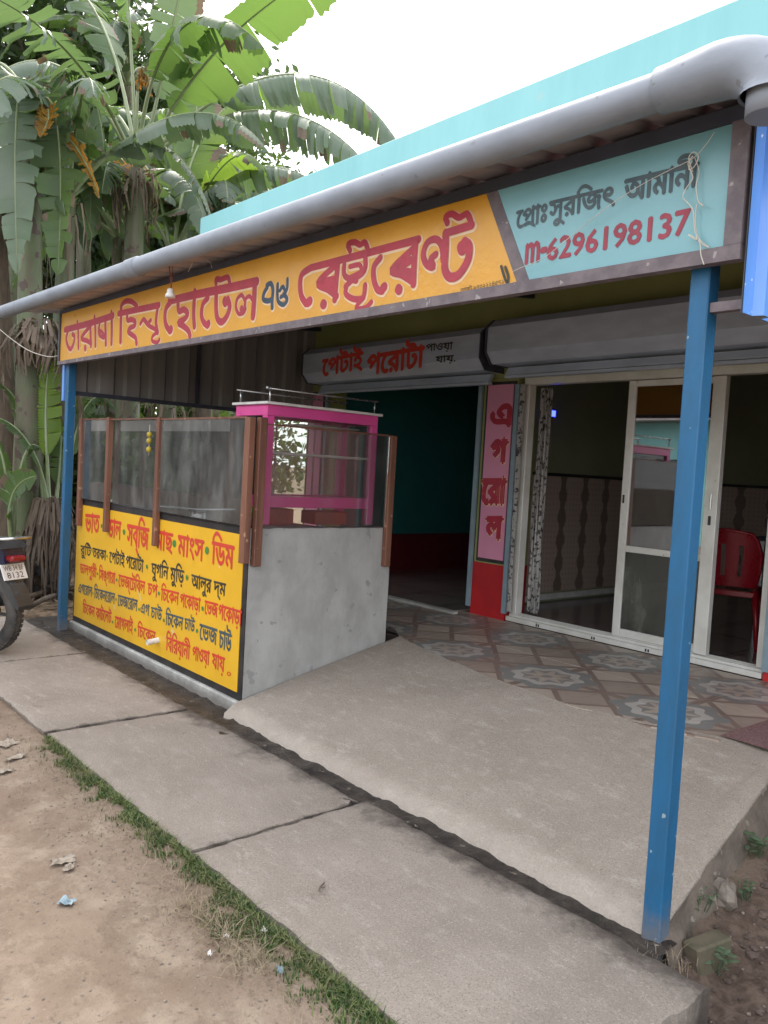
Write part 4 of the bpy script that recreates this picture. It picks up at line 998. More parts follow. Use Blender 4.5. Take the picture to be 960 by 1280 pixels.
def side_sheet(X, y0, y1, zlo, ztop0, ztop1, out, m, pitch=.2, h=.025, nm='side_sheet', lab=None):
    b = MB(); prof = []; y = y0
    while y < y1 - .01:
        for dy, hh in ((0, 0), (pitch * .5, 0), (pitch * .6, h), (pitch * .9, h)): prof.append((min(y + dy, y1), hh))
        y += pitch
    v = []; n = len(prof)
    for j in range(7):
        for (py_, hh) in prof:
            zt_ = ztop0 + (ztop1 - ztop0) * (py_ - y0) / (y1 - y0); v.append((X + out * hh, py_, zlo + (zt_ - zlo) * j / 6))
    b.add(v, [(j * n + i, j * n + i + 1, (j + 1) * n + i + 1, (j + 1) * n + i) for j in range(6) for i in range(n - 1)])
    return b.build(nm, m, aw, label=lab)
side_sheet(.205, -.05, 2.55, 2.03, 2.70, 3.0, 1, 'bluesheet', .125, .03, lab='bright blue corrugated sheet closing the right end')
side_sheet(.199, -.05, 2.55, 2.03, 2.70, 3.0, 1, 'zincdark', .125, .03)
side_sheet(-5.66, .07, 2.58, 1.99, 2.72, 3.0, -1, 'bluesheet', .24, .03)
side_sheet(-5.652, .07, 2.58, 1.99, 2.72, 3.0, -1, 'zincdark', .24, .03, lab='dark corrugated sheet closing the left end, seen from inside')
MB().box(-5.648, -5.615, .07, 2.58, 1.985, 2.02).build('bottom_rail', 'beam', aw); MB().box(-5.648, -5.62, 1.22, 1.25, 2.021, 2.85).build('stud', 'beam', aw)

# gutter pipe
gp = empty('gutter_pipe', (0, 0, 0), label='grey plastic rain pipe along the awning edge with elbow at right', cat='pipe')
GY = -.25
def gpz(x): return 2.668 + (x - .14) * (-.0095)
MB().tube([(x, GY, gpz(x)) for x in np.linspace(-3.70, .10, 12)], .056, 24, cap=False).build('pipe', 'postsilver', gp)
MB().tube([(x, GY, gpz(x)) for x in np.linspace(-9.0, -3.66, 12)], .056, 24, cap=False).build('pipe', 'postsilver', gp)
MB().tube([(x, GY, gpz(x)) for x in (-3.80, -3.795, -3.65, -3.645)], [.057, .0625, .0625, .057], 24, cap=False).build('coupling', 'postsilver', gp)
el = [(.0, GY, gpz(.02)), (.005, GY, gpz(.02)), (.05, GY, gpz(.02)), (.055, GY, gpz(.02)), (.18, GY, 2.668)]
for k in range(1, 9):
    a = R(90) * k / 8; el.append((.18 + .155 * math.sin(a), GY, 2.668 - .10 * (1 - math.cos(a))))
rr = [.057, .066, .067, .069] + [.078] * (len(el) - 4)
el.append((.335, GY, 2.565)); rr.append(.079); el.append((.335, GY, 2.555)); rr.append(.083)
MB().tube(el, rr, 24, cap=False).build('elbow', 'postsilver', gp)
for x in ():
    MB().tube([(x, GY + .0576 * math.cos(a), gpz(x) + .0576 * math.sin(a)) for a in np.linspace(-math.pi * .9, math.pi * .6, 12)], .0025, 5).build('strap', 'wire', gp)

MB().tube([(.335, GY, 2.60), (.335, GY, 2.50)], .062, 24).build('pipe', 'postsilver', gp)
# bulb holder hanging at the edge
bh = empty('lamp_holder', (0, 0, 0), label='small white lamp holder dangling on wire in front of the sign', cat='lamp holder')
bc = on(213, 368, 1, -.16)
MB().lathe((bc.x, bc.y, bc.z - .02), [(0, .0), (.032, .0), (.03, .018), (.022, .03), (.02, .05), (.012, .055), (0, .056)], 16).build('holder', 'white', bh)
b = MB(); b.tube([(bc.x, bc.y, bc.z + .034), (bc.x + .004, bc.y, bc.z + .08), (bc.x - .004, bc.y - .02, bc.z + .2)], .003, 5); b.tube([(bc.x + .01, bc.y, bc.z + .034), (bc.x + .016, bc.y, bc.z + .09), (bc.x + .01, bc.y, bc.z + .2)], .002, 5)
b.build('flex', 'cookred', bh)
def wire(name, px, Y, r, label, cat='wire', m='wire'):
    pts = smooth_pts([tuple(on(u, v, 1, Y + (random.uniform(-.008, .008)))) for u, v in px], 4)
    return tag(MB().tube(pts, r, 5).build(name, m), label, cat)
wire('wire', [(893, 165), (883, 180), (866, 198), (838, 212), (800, 232), (760, 258), (720, 290), (680, 322), (650, 335), (640, 340)], SY - .03, .0012, 'thin pale wire sagging diagonally across the pale blue sign end')
wire('wire', [(866, 195), (860, 205), (866, 222), (858, 235), (854, 247), (866, 262), (868, 285), (871, 300), (860, 293), (874, 302), (876, 318), (880, 331)], SY - .025, .0018, 'knotted pale wire hanging down the right end of the sign')
wire('wire', [(868, 196), (874, 215), (870, 232), (873, 252), (880, 258), (872, 254), (869, 275), (873, 297), (886, 309), (878, 305), (872, 296)], SY - .02, .0016, 'second strand of pale wire twisted over the right end of the sign')
wire('wire', [(865, 200), (861, 212), (868, 208), (873, 196), (867, 190), (861, 198), (866, 215)], SY - .022, .0018, 'small loop of pale wire above the knot on the sign')
wire('wire', [(235, 340), (243, 325), (252, 322), (262, 328), (265, 335)], -.1, .0018, 'short loose wire end beside the lamp holder')
b = MB(); P_ = [at(-5, 408, 8.2), at(20, 428, 8.1), at(40, 440, 8.0), at(62, 446, 7.9), at(74, 444, 7.8)]
tag(b.tube(smooth_pts([tuple(p) for p in P_], 4), .004, 5).build('rope', 'wire'), 'pale rope tied to the far left post leading out left', 'rope')

# ================================================================== MOTORCYCLE (rear end in view)
bike = empty('parked_motorbike', (-4.95, -.72, .0), label='parked motorbike at the left edge showing rear wheel and number plate', cat='motorbike', rz=R(208))
# local: +X forward
def wheel(x, parent):
    wv = MB(); n = 40; r0, w_ = .235, .052; v = []; f = []; m = 10
    for i in range(n):
        a = 2 * math.pi * i / n
        for k in range(m):
            t_ = 2 * math.pi * k / m; rr = r0 + .058 * math.cos(t_); v.append((x + rr * math.cos(a), w_ * math.sin(t_), .295 + rr * math.sin(a)))
    for i in range(n):
        for k in range(m): f.append((i * m + k, i * m + (k + 1) % m, ((i + 1) % n) * m + (k + 1) % m, ((i + 1) % n) * m + k))
    wv.add(v, f, 0, True); t_o = wv.build('tyre', 'rubber', parent)
    tb = MB()
    for i in range(48):
        a = 2 * math.pi * i / 48
        for s in (-1, 0, 1):
            ca, sa = math.cos(a + .05 * (s == 0)), math.sin(a + .05 * (s == 0)); rr = .2955 - .006 * abs(s)
            c = Vector((x + rr * ca, s * .028, .295 + rr * sa)); t1 = Vector((-sa, 0, ca)) * .013; t2 = Vector((0, .010, 0))
            tb.add([c - t1 - t2, c + t1 - t2, c + t1 + t2, c - t1 + t2, c - t1 - t2 - Vector((ca, 0, sa)) * .01, c + t1 - t2 - Vector((ca, 0, sa)) * .01, c + t1 + t2 - Vector((ca, 0, sa)) * .01, c - t1 + t2 - Vector((ca, 0, sa)) * .01], [(0, 1, 2, 3), (0, 4, 5, 1), (1, 5, 6, 2), (2, 6, 7, 3), (3, 7, 4, 0)])
    tb.build('tread', 'rubber', t_o)
    rm = MB(); rm.tube([(x + .185 * math.cos(a), 0, .295 + .185 * math.sin(a)) for a in np.linspace(0, 2 * math.pi, 33)], .018, 8)
    rm.tube([(x, -.05, .295), (x, .05, .295)], .06, 16)
    for i in range(6):
        a = 2 * math.pi * i / 6; rm.bar((x, 0, .295), (x + .18 * math.cos(a), 0, .295 + .18 * math.sin(a)), .025, .02)
    rm.build('rim', 'bikeblack', t_o)
wheel(0, bike); wheel(1.25, bike)
f = MB(); pts = []
for a in np.linspace(R(60), R(168), 12): pts.append((.34 * math.cos(a), .34 * math.sin(a) + .295))
v = []
for (x, z) in pts: v += [(x, -.062, z - .03), (x, -.05, z), (x, .05, z), (x, .062, z - .03)]
f.add(v, [(i * 4 + k, i * 4 + k + 1, (i + 1) * 4 + k + 1, (i + 1) * 4 + k) for i in range(11) for k in range(3)], 0, True); f.build('mudguard', 'bikeblack', bike)
f = MB(); f.prism([(-.26, .52), (-.345, .38), (-.335, .35), (-.24, .44), (-.13, .60)], -.07, .07, 1); f.build('mud_flap', 'bikeblack', bike)
npz = empty('number_plate'); npz.parent = bike; npz.location = (-.335, 0, .60); npz.rotation_euler = (0, R(-22), 0)
bpy.data.objects.remove(npz)
pl = MB(); pl.box(-.004, .004, -.11, .11, -.06, .06, b=.003); plo = pl.build('number_plate', 'white', bike); plo.location = (-.22, 0, .615); plo.rotation_euler = (0, R(24), 0)
v_, f_ = text_mesh('WB 34 BF'); v2, f2 = text_mesh('8132')
for vv, ff_, zz, hh, ww in ((v_, f_, .008, .04, .18), (v2, f2, -.048, .044, .15)):
    x0, x1, y0, y1 = vv[:, 0].min(), vv[:, 0].max(), vv[:, 1].min(), vv[:, 1].max(); b = MB()
    b.add([(-.0055, ww / 2 - (x - x0) / (x1 - x0) * ww, zz + (y - y0) / (y1 - y0) * hh) for x, y, _ in vv], ff_); b.build('plate_characters', 'blktxt', plo)
MB().box(-.27, -.18, -.07, .07, .69, .735, b=.014).build('tail_light', 'redlens', bike)
f = MB(); f.prism([(-.22, .68), (-.20, .78), (.0, .80), (.35, .74), (.42, .60), (.1, .58)], -.09, .09, 1); f.build('tail_body', 'bikeblue', bike)
f = MB(); f.prism([(-.22, .785), (-.18, .84), (.1, .85), (.45, .80), (.62, .82), (.64, .765), (.35, .745), (.0, .805)], -.12, .12, 1); f.build('seat', 'bikeblack', bike)
f = MB(); f.ball((.80, 0, .80), .2, 16, 10, sc=(1.25, .62, .72)); f.build('fuel_tank', 'bikeblue', bike)
f = MB(); f.box(.35, .75, -.13, .13, .28, .60, b=.03); f.tube([(.6, .0, .45), (.75, .1, .25), (.3, .17, .24), (-.25, .19, .32)], [.02, .025, .04, .045], 10); f.build('engine', 'chrome', bike)
f = MB(); f.tube([(1.25, .06, .295), (1.05, .06, .85), (1.0, .06, .98)], .022, 8); f.tube([(1.25, -.06, .295), (1.05, -.06, .85), (1.0, -.06, .98)], .022, 8); f.tube([(1.0, -.36, 1.02), (1.02, 0, 1.0), (1.0, .36, 1.02)], .014, 8); f.ball((1.13, 0, .86), .1, 12, 8); f.build('fork_and_handlebar', 'chrome', bike)
f = MB(); f.bar((0, .07, .295), (.45, .09, .34), .03); f.bar((0, -.07, .295), (.45, -.09, .34), .03); f.tube([(-.02, .1, .33), (.02, .1, .66)], .022, 8); f.tube([(-.02, -.1, .33), (.02, -.1, .66)], .022, 8); f.build('swing_arm', 'bikeblack', bike)
f = MB(); f.tube([(-.1, .12, .84), (-.26, .10, .86), (-.28, 0, .865), (-.26, -.10, .86), (-.1, -.12, .84)], .012, 8); f.build('grab_rail', 'chrome', bike)

# ================================================================== BANANA PLANTS
def bez(P, t_):
    a = (1 - t_); return P[0] * a ** 3 + P[1] * 3 * a * a * t_ + P[2] * 3 * a * t_ * t_ + P[3] * t_ ** 3
def leaf_mesh(P, W, petiole=.22, droop=.5, tear=.6, seed=0, n=74, mats=('bleaf', 'rib'), side=None, rib=.022, var=.35, brown=.12):
    rnd = random.Random(seed); P = [Vector(p) for p in P]; b = MB()
    mid = [bez(P, i / 24) for i in range(25)]
    b.tube(mid, [rib * (1.25 - 1.1 * i / 24) for i in range(25)], 6, mi=1)
    v = []; down = Vector((0, 0, -1))
    for sgn in (-1, 1):
        i = 0; grp = []
        while i < n:
            k = max(1, int(rnd.expovariate(1 / (.6 + 8 * (1 - tear))))) if tear > .02 else n
            k = min(k + 1, 14, n - i) if tear > .02 else n
            grp.append((i, i + k)); i += k
        for (a0, a1) in grp:
            dr = droop + rnd.uniform(-var, var) * (.4 + 1.4 * tear); fw = rnd.uniform(.1, .35); wl = rnd.uniform(.82, 1.06)
            rows = []; shr = .88 if tear > .02 else 1
            for i in range(a0, a1 + 1):
                s = i / n; tt = petiole + (1 - petiole) * s; p = bez(P, tt); T = (bez(P, min(1, tt + .01)) - bez(P, max(0, tt - .01))).normalized()
                S_ = (side if side is not None else T.cross(Vector((0, 0, 1)))); S_ = (S_ - T * S_.dot(T))
                S_ = S_.normalized() if S_.length > 1e-4 else Vector((1, 0, 0)); N_ = S_.cross(T)
                if N_.z < 0 and side is None: N_ = -N_
                w_ = W * .5 * (min(1, s / .16) ** .6) * (max(0, 1 - ((s - .35) / .65) ** 2.4) if s > .35 else 1) ** .6 * wl * (1 + (rnd.uniform(-.07, .05) if tear > .1 else 0))
                mm = (a0 + a1) / 2; c = (i - mm) * (shr - 1) / n * (P[3] - P[0]).length * (1 - petiole)
                row = []
                for q, fr_ in enumerate((0, .33, .7, 1)):
                    ang = dr * (.35 + .65 * fr_)
                    o_ = S_ * sgn * math.cos(ang) - N_ * math.sin(ang) if side is not None else S_ * sgn * math.cos(ang) + (down * .7 - N_ * .3) * math.sin(ang)
                    row.append(p + N_ * ((.008 if i % 2 else -.008) * (q > 0)) + o_ * (w_ * fr_) + T * (w_ * fr_ * fr_ * fw + c * fr_))
                rows.append(row)
            m = len(rows); vv = [q for r_ in rows for q in r_]
            fc = []
            for r_ in range(m - 1):
                for q in range(3): fc.append((r_ * 4 + q, r_ * 4 + q + 1, (r_ + 1) * 4 + q + 1, (r_ + 1) * 4 + q))
            oldedge = rnd.random() < brown
            b.add(vv, [q for z_, q in enumerate(fc) if not (oldedge and z_ % 3 == 2)], 0, True)
            if oldedge: b.add(vv, [q for z_, q in enumerate(fc) if z_ % 3 == 2], 2, True)
    return b
def dry_bundle(c, n, L, r, seed, mats='dry'):
    rnd = random.Random(seed); b = MB()
    for k in range(int(n * 2.6)):
        a = rnd.uniform(0, 6.28); rr = r * rnd.uniform(.85, 1.15); p = Vector((c[0] + rr * math.cos(a), c[1] + rr * math.sin(a), c[2] + rnd.uniform(-.15, .1)))
        l = L * rnd.uniform(.4, 1.1); out = Vector((math.cos(a), math.sin(a), 0)); w_ = rnd.choice((.006, .01, .014, .022)); tn = Vector((-out.y, out.x, 0))
        pts = [p, p + out * .08 + Vector((0, 0, .01)), p + out * (.13 + rnd.uniform(0, .05)) + Vector((0, 0, -l * .4)), p + out * (.08 + rnd.uniform(0, .06)) + tn * rnd.uniform(-.06, .06) + Vector((0, 0, -l))]
        v = []
        for i, q in enumerate(pts): ww = w_ * (1, 1.1, .8, .25)[i]; v += [q - tn * ww + out * rnd.uniform(-.01, .01), q + tn * ww + out * rnd.uniform(-.02, .02)]
        b.add(v, [(0, 1, 3, 2), (2, 3, 5, 4), (4, 5, 7, 6)], 0, False)
    return b
def banana(x, y, crown, r=.14, leaves=(), label='', auto=0, L=2.3, seed=0, dry=20, dryL=.8, stem='stem', W=.55, tear=.65, elev=(35, 78)):
    rnd = random.Random(seed); cr = Vector(crown); root = empty('banana_plant', (x, y, gz(x, y)), label=label, cat='banana plant', group='banana plants growing left of the restaurant')
    O = Vector(root.location); base = Vector((0, 0, -.05)); c = cr - O
    pts = [base + (c - base) * t_ + Vector((.05 * math.sin(t_ * 3 + seed), .04 * math.sin(t_ * 4 + seed * 2), 0)) * min(1, t_ * 3) * (1 - t_) for t_ in np.linspace(0, 1, 12)]
    MB().tube(pts, [r * (1.15 - .5 * t_) for t_ in np.linspace(0, 1, 12)], 14).build('pseudostem', stem, root)
    if dry:
        dry_bundle(c - Vector((0, 0, .12)), dry, dryL, r * .72, seed).build('dry_sheath', 'dry', root)
        q = pts[6]; dry_bundle(q, dry, dryL * .8, r * .9, seed + 5).build('dry_sheath', 'dry', root)
    for k, lf in enumerate(leaves):
        P, kw = lf; P = [c] + [Vector(p) - O for p in P]
        mats = kw.pop('mats', ('bleaf', 'rib')); Wd = kw.pop('W', W)
        leaf_mesh(P, Wd, seed=seed * 31 + k, **kw).build('leaf', [M[m] for m in mats] + [M['dry']], root)
    for k in range(auto):
        az = k * 2.4 + rnd.uniform(-.4, .4) + seed; el = R(rnd.uniform(*elev)); l = L * rnd.uniform(.75, 1.1)
        h = Vector((math.cos(az), math.sin(az), 0)); P = [c, c + (h * math.cos(el) + Vector((0, 0, math.sin(el)))) * l * .4, c + h * l * .62 + Vector((0, 0, l * (.55 * math.sin(el) + .05))), c + h * l * rnd.uniform(.7, .95) + Vector((0, 0, l * rnd.uniform(-.35, .35) * math.cos(el * .6)))]
        mt = rnd.choice((('bleaf', 'rib'), ('bleaf', 'rib'), ('bleaf2', 'rib'), ('bleaf2', 'rib')))
        leaf_mesh(P, W * rnd.uniform(.8, 1.1), droop=rnd.uniform(.3, 1.0), tear=tear * rnd.uniform(.6, 1.2), seed=seed * 77 + k).build('leaf', [M[m] for m in mt] + [M['dry']], root)
    return root
def a3(d0, *P): return [at(u, v, d0 + dd) for u, v, dd in P]
d = 9.7
cr = at(172, 212, d)
main = [
    (a3(d, (105, 75, -.3), (40, 20, -.6), (-60, 150, -1.0)), dict(droop=1.0, tear=.75, W=.75, mats=('bleaf2', 'rib'))),
    (a3(d, (130, 110, -.6), (70, 10, -1.4), (-80, -30, -2.4)), dict(droop=.45, tear=.8, W=.8, mats=('bleaf2', 'rib'))),
    (a3(d, (165, 80, 0), (160, 0, 0), (150, -160, -.3)), dict(droop=.5, tear=.5, W=.6, petiole=.5)),
    (a3(d, (205, 110, 0), (215, 20, -.3), (250, -120, -.6)), dict(droop=.5, tear=.35, W=.75, petiole=.3, mats=('bleaf2', 'rib'))),
    (a3(d, (225, 110, -.2), (280, 20, -.8), (460, -70, -1.5)), dict(droop=.55, tear=.25, W=1.0, petiole=.25, mats=('bleaf', 'rib'))),
    (a3(d, (255, 115, .1), (400, 10, .1), (505, 190, .3)), dict(droop=1.15, tear=.45, W=1.0, petiole=.33, mats=('bleaf2', 'rib'))),
    (a3(d, (245, 140, -.2), (380, 80, -.4), (480, 235, -.6)), dict(droop=1.1, tear=.7, W=.85, petiole=.3, mats=('bleaf2', 'rib'))),
    (a3(d, (150, 60, .4), (120, -40, .8), (20, -60, 1.4)), dict(droop=.6, tear=.5, W=.7, petiole=.3)),
    (a3(d, (170, 120, .5), (60, 60, 1.0), (0, 190, 1.4)), dict(droop=1.1, tear=.7, W=.9, petiole=.15)),
    (a3(d, (180, 60, -.5), (240, -40, -1.2), (330, 60, -1.5)), dict(droop=.9, tear=.45, W=.8, petiole=.3, mats=('bleaf', 'rib'))),
    (a3(d, (168, 150, -.1), (172, 20, -.2), (190, 120, -.2)), dict(droop=1.35, tear=.9, W=.3, petiole=.45, mats=('bleafo', 'rib'))),
]
banana(*cr.xy, cr, .15, main, 'tall banana plant with ragged leaves fanning over the gutter pipe', seed=1, dry=22, dryL=.6)
# plant behind on the right, whose leaves reach over the parapet
c2 = at(215, 330, 10.6); d = 10.6
banana(*c2.xy, c2, .12, [
    (a3(d, (245, 240, 0), (300, 150, 0), (330, 215, -.2)), dict(droop=.35, tear=.15, W=.9, petiole=.3, mats=('bleafy', 'rib'))),
    (a3(d, (250, 230, -.3), (290, 180, -.3), (300, 300, -.4)), dict(droop=1.2, tear=.5, W=.8, petiole=.3, mats=('bleaf2', 'rib'))),
    (a3(d, (260, 210, .2), (340, 170, .2), (420, 250, .2)), dict(droop=1.1, tear=.5, W=.7, petiole=.25, mats=('bleaf2', 'rib'))),
    (a3(d, (230, 200, .4), (250, 120, .8), (370, 90, 1.2)), dict(droop=.5, tear=.3, W=.9, petiole=.2, mats=('bleafy', 'rib'))),
    (a3(d, (200, 220, .4), (180, 150, .6), (110, 240, .8)), dict(droop=.8, tear=.4, W=.8, petiole=.25, mats=('bleafo', 'rib'))),
    (a3(d, (225, 230, .5), (260, 170, .7), (240, 60, 1.0)), dict(droop=.4, tear=.4, W=.8, petiole=.2, mats=('bleaf', 'rib'))),
    (a3(d, (270, 250, -.1), (330, 230, -.1), (380, 290, -.1)), dict(droop=.9, tear=.3, W=.7, petiole=.25, mats=('bleafy', 'rib'))),
    (a3(d, (240, 260, .5), (330, 200, .8), (340, 330, 1.0)), dict(droop=.9, tear=.4, W=.9, petiole=.2, mats=('bleaf', 'rib')))],
    'banana plant with folded bright green leaves behind the turquoise parapet end', auto=3, seed=2, dry=12)
# left plant with the great hanging leaf
c3 = at(35, 95, 8.6); d = 8.6
banana(*at(38, 560, 8.6).xy, at(40, 150, 8.6), .15, [
    (a3(d, (35, 60, -.3), (10, 70, -.5), (22, 345, -.6)), dict(droop=.15, tear=.85, W=.62, petiole=.12, mats=('bleaf2', 'rib'), side=R2.copy(), var=.25)),
    (a3(d, (60, 90, -.1), (85, 120, -.2), (72, 345, -.2)), dict(droop=.35, tear=.75, W=.62, petiole=.15, mats=('bleaf', 'rib'), side=R2.copy())),
    (a3(d, (70, 60, .3), (120, 60, .3), (130, 190, .3)), dict(droop=1.0, tear=.6, W=.8, petiole=.15)),
    (a3(d, (20, 60, .3), (-40, 30, .3), (-80, 200, .3)), dict(droop=.9, tear=.6, W=.8, petiole=.15)),
    (a3(d, (60, 110, .4), (130, 130, .9), (110, 300, 1.0)), dict(droop=1.0, tear=.6, W=.8, petiole=.15)),
    (a3(d, (60, 120, -.35), (70, 140, -.5), (50, 172, -.6)), dict(droop=.8, tear=.8, W=.24, petiole=.4, mats=('bleafo', 'rib'), side=R2.copy())),
    (a3(d, (80, 150, -.1), (112, 200, -.2), (124, 248, -.3)), dict(droop=.9, tear=.6, W=.2, petiole=.35, mats=('bleafo', 'rib'), side=R2.copy()))],
    'banana plant at the left edge with one huge ribbed leaf hanging down', seed=3, dry=12, dryL=.6)
# more stems and clumps at the back, seen under the gutter and below the side sheet
spec = [((75, 560, 8.9), (85, 250, 9.1), .13, 11, 'leaning banana stem just left of the far blue post', 4, 'stem'),
        ((20, 560, 9.9), (-5, 260, 10.1), .15, 11, 'banana plant partly cut off by the left edge of the view', 5, 'stemdry'),
        ((150, 540, 10.5), (150, 300, 10.7), .14, 12, 'banana plant standing directly behind the counter end, under the side sheet', 11, 'stem'),
        ((250, 540, 11.5), (262, 330, 11.8), .14, 12, 'banana plant behind the counter seen above the glass screen', 12, 'stemdry'),
        ((110, 550, 13), (105, 220, 13), .15, 13, 'back row banana plant with yellowing leaf left of the tall one', 13, 'stem'),
        ((205, 545, 13.5), (225, 250, 13.5), .15, 13, 'back row banana plant right behind the tall one', 14, 'stem'),
        ((300, 540, 14.5), (300, 300, 14.5), .15, 12, 'back row banana plant hidden by the awning, nearest the building', 10, 'stem'),
        ((10, 545, 14), (20, 180, 14), .15, 13, 'back row banana plant at the far left', 11, 'stem'),
        ((180, 545, 16), (160, 110, 16), .16, 14, 'tallest back row banana plant with dark crown', 12, 'stem')]
for bs, tp, r_, na, lab, sd_, st in spec:
    q = at(*bs); banana(q.x, q.y, at(*tp), r_, (), lab, auto=na, L=2.5, seed=sd_, dry=4, stem=st, W=.62, tear=.55)
# young suckers near the far post
for k, (u, v, dd, top, lab) in enumerate((((62, 700, 8.6), None, None, None, 'young banana sucker with broad leaf close to the far blue post'), ((15, 690, 8.2), None, None, None, 'young banana sucker drooping over the motorbike'))):
    q = at(*u[:2], u[2]) if isinstance(u, tuple) else None
    x, y = q.x, q.y; g0 = Vector((x, y, .55)); dd = u[2]
    if k == 0: LV = [(a3(dd, (60, 560, 0), (50, 500, 0), (66, 430, 0)), dict(droop=.25, tear=.03, W=.34, petiole=.35, mats=('bleafy', 'rib'), side=R2.copy())),
                     (a3(dd, (62, 600, 0), (40, 520, -.2), (-20, 520, -.2)), dict(droop=.3, tear=.03, W=.3, petiole=.4)),
                     (a3(dd, (75, 600, .2), (78, 560, .3), (74, 520, .2)), dict(droop=.3, tear=.03, W=.25, petiole=.35)),
                     (a3(dd, (50, 600, .1), (40, 500, .1), (0, 480, .1)), dict(droop=.4, tear=.03, W=.3, petiole=.4))]
    else: LV = [(a3(dd, (8, 640, -.1), (10, 600, -.2), (46, 595, -.3)), dict(droop=.3, tear=.03, W=.36, petiole=.25, side=U2.copy())),
                (a3(dd, (10, 600, 0), (5, 540, 0), (-30, 520, 0)), dict(droop=.4, tear=.03, W=.3, petiole=.3)),
                (a3(dd, (20, 600, .1), (30, 540, .1), (50, 560, .1)), dict(droop=.4, tear=.03, W=.26, petiole=.3))]
    banana(x, y, g0, .05, LV, lab, seed=20 + k, dry=8, dryL=.4)
for k, (u, v, dd, tips, lab) in enumerate((
        (85, 640, 10.2, ((60, 430, 100, 470), (110, 450, 150, 520), (80, 470, 70, 420)), 'young banana plant close behind the far blue post'),
        (28, 640, 10.6, ((10, 450, -20, 500), (50, 430, 80, 500), (30, 440, 25, 400)), 'young banana plant between the big stems at the left edge'),
        (130, 620, 11.0, ((110, 480, 100, 560), (160, 470, 190, 560), (140, 480, 150, 500)), 'young banana plant seen through the left counter glass'))):
    q = at(u, v, dd); LV = [(a3(dd, (u, v - 90, 0), (a_, b_, .1 * n_), (c_, d2_, .2 * n_)), dict(droop=.5, tear=.2, W=.45, petiole=.25, mats=(('bleafy', 'bleaf', 'bleaf2')[n_], 'rib'))) for n_, (a_, b_, c_, d2_) in enumerate(tips)]
    banana(q.x, q.y, Vector((q.x, q.y, .8)), .06, LV, lab, seed=40 + k, dry=10, dryL=.5)
# dry leaf skirt hanging near the post
q = at(62, 640, 8.3); sk = MB(); rnd = random.Random(3)
root = empty('dead_banana_leaves', (q.x, q.y, gz(q.x, q.y)), label='bundle of dead brown banana leaves slumped at the far post', cat='dead leaves')
dry_bundle((0, 0, .95), 60, 1.0, .07, 44).build('dry_leaf', 'dry', root)
q2 = at(50, 425, 8.5); r2_ = empty('withered_leaf_bunch', q2, label='withered brown leaf bunch hanging beside the far end of the sign', cat='dead leaves')
dry_bundle((0, 0, .1), 45, .42, .09, 45).build('dry_leaf', 'dry', r2_)

# ------------------------------------------------------------------ broadleaf trees behind
def leaf_cloud(c, rx, rz_, n, size, seed, nclump=26):
    rg = np.random.default_rng(seed); cc = rg.normal(size=(nclump, 3)); cc /= np.linalg.norm(cc, axis=1)[:, None]; cc *= rg.uniform(.3, 1, (nclump, 1)); cc *= (rx, rx, rz_)
    k = rg.integers(0, nclump, n); p = cc[k] + rg.normal(size=(n, 3)) * rx * .17 + np.array(c)
    a = rg.normal(size=(n, 3)); a /= np.linalg.norm(a, axis=1)[:, None]; b2 = rg.normal(size=(n, 3)); b2 -= a * (a * b2).sum(1)[:, None]; b2 /= np.linalg.norm(b2, axis=1)[:, None]
    s = size * rg.uniform(.6, 1.3, (n, 1)); V = np.stack([p - a * s, p + b2 * s * .45, p + a * s, p - b2 * s * .45], 1).reshape(-1, 3)
    F_ = np.arange(4 * n).reshape(n, 4); return V, F_
def tree(x, y, h, rx, n, size, lab, seed, m='tleaf'):
    root = empty('broadleaf_tree', (x, y, 0), label=lab, cat='tree', group='broadleaf trees beyond the banana plants')
    rnd = random.Random(seed); t_ = MB(); t_.tube([(0, 0, -.2), (.1, .05, h * .3), (0, .1, h * .6), (.1, 0, h * .85)], [.2, .16, .11, .05], 10)
    for k in range(7):
        a = rnd.uniform(0, 6.28); z0 = h * rnd.uniform(.3, .65); t_.tube([(0, 0, z0), (math.cos(a) * rx * .4, math.sin(a) * rx * .4, z0 + h * .12), (math.cos(a) * rx * .8, math.sin(a) * rx * .8, z0 + h * .2)], [.07, .045, .02], 6)
    t_.build('trunk', 'bark', root)
    V_, F_ = leaf_cloud((0, 0, h * .62), rx, h * .38, n, size, seed); np_mesh('crown', V_, F_, m, root)
for k, (u, v, dd, h, rx, m, lab) in enumerate((
        (60, 560, 19, 13, 4, 'tleaf', 'dark broadleaf tree filling the gap above the left banana plants'),
        (175, 560, 21, 12, 3.6, 'tleaf', 'dark broadleaf tree behind the tall banana plant'),
        (285, 560, 20, 8, 3.0, 'tleaf2', 'lighter green tree behind the left end of the building'),
        (-60, 560, 18, 13, 4, 'tleaf', 'dark broadleaf tree cut off by the left edge'),
        (230, 560, 30, 6, 4, 'tleaf2', 'distant bushy tree low behind the counter'))):
    q = at(u, v, dd); tree(q.x, q.y, h, rx, 15000, .14, lab, 60 + k, m)
for k, (u, dd, lab) in enumerate(((110, 15.5, 'low dark shrub behind the glass screen, left part'), (190, 16.5, 'low dark shrub behind the glass screen, middle part'), (275, 15.8, 'low dark shrub behind the glass screen, right part'), (20, 14.5, 'low dark shrub behind the motorbike'))):
    q = at(u, 600, dd); V_, F_ = leaf_cloud((0, 0, 1.0), 1.7, 1.3, 5000, .10, 80 + k); o = empty('shrub', (q.x, q.y, 0), label=lab, cat='shrub', group='low shrubs behind the banana plants'); np_mesh('foliage', V_, F_, 'tleaf2', o)
    MB().tube([(0, 0, -.1), (.1, 0, .6), (0, .1, 1.2)], [.05, .04, .02], 6).build('stem', 'bark', o)

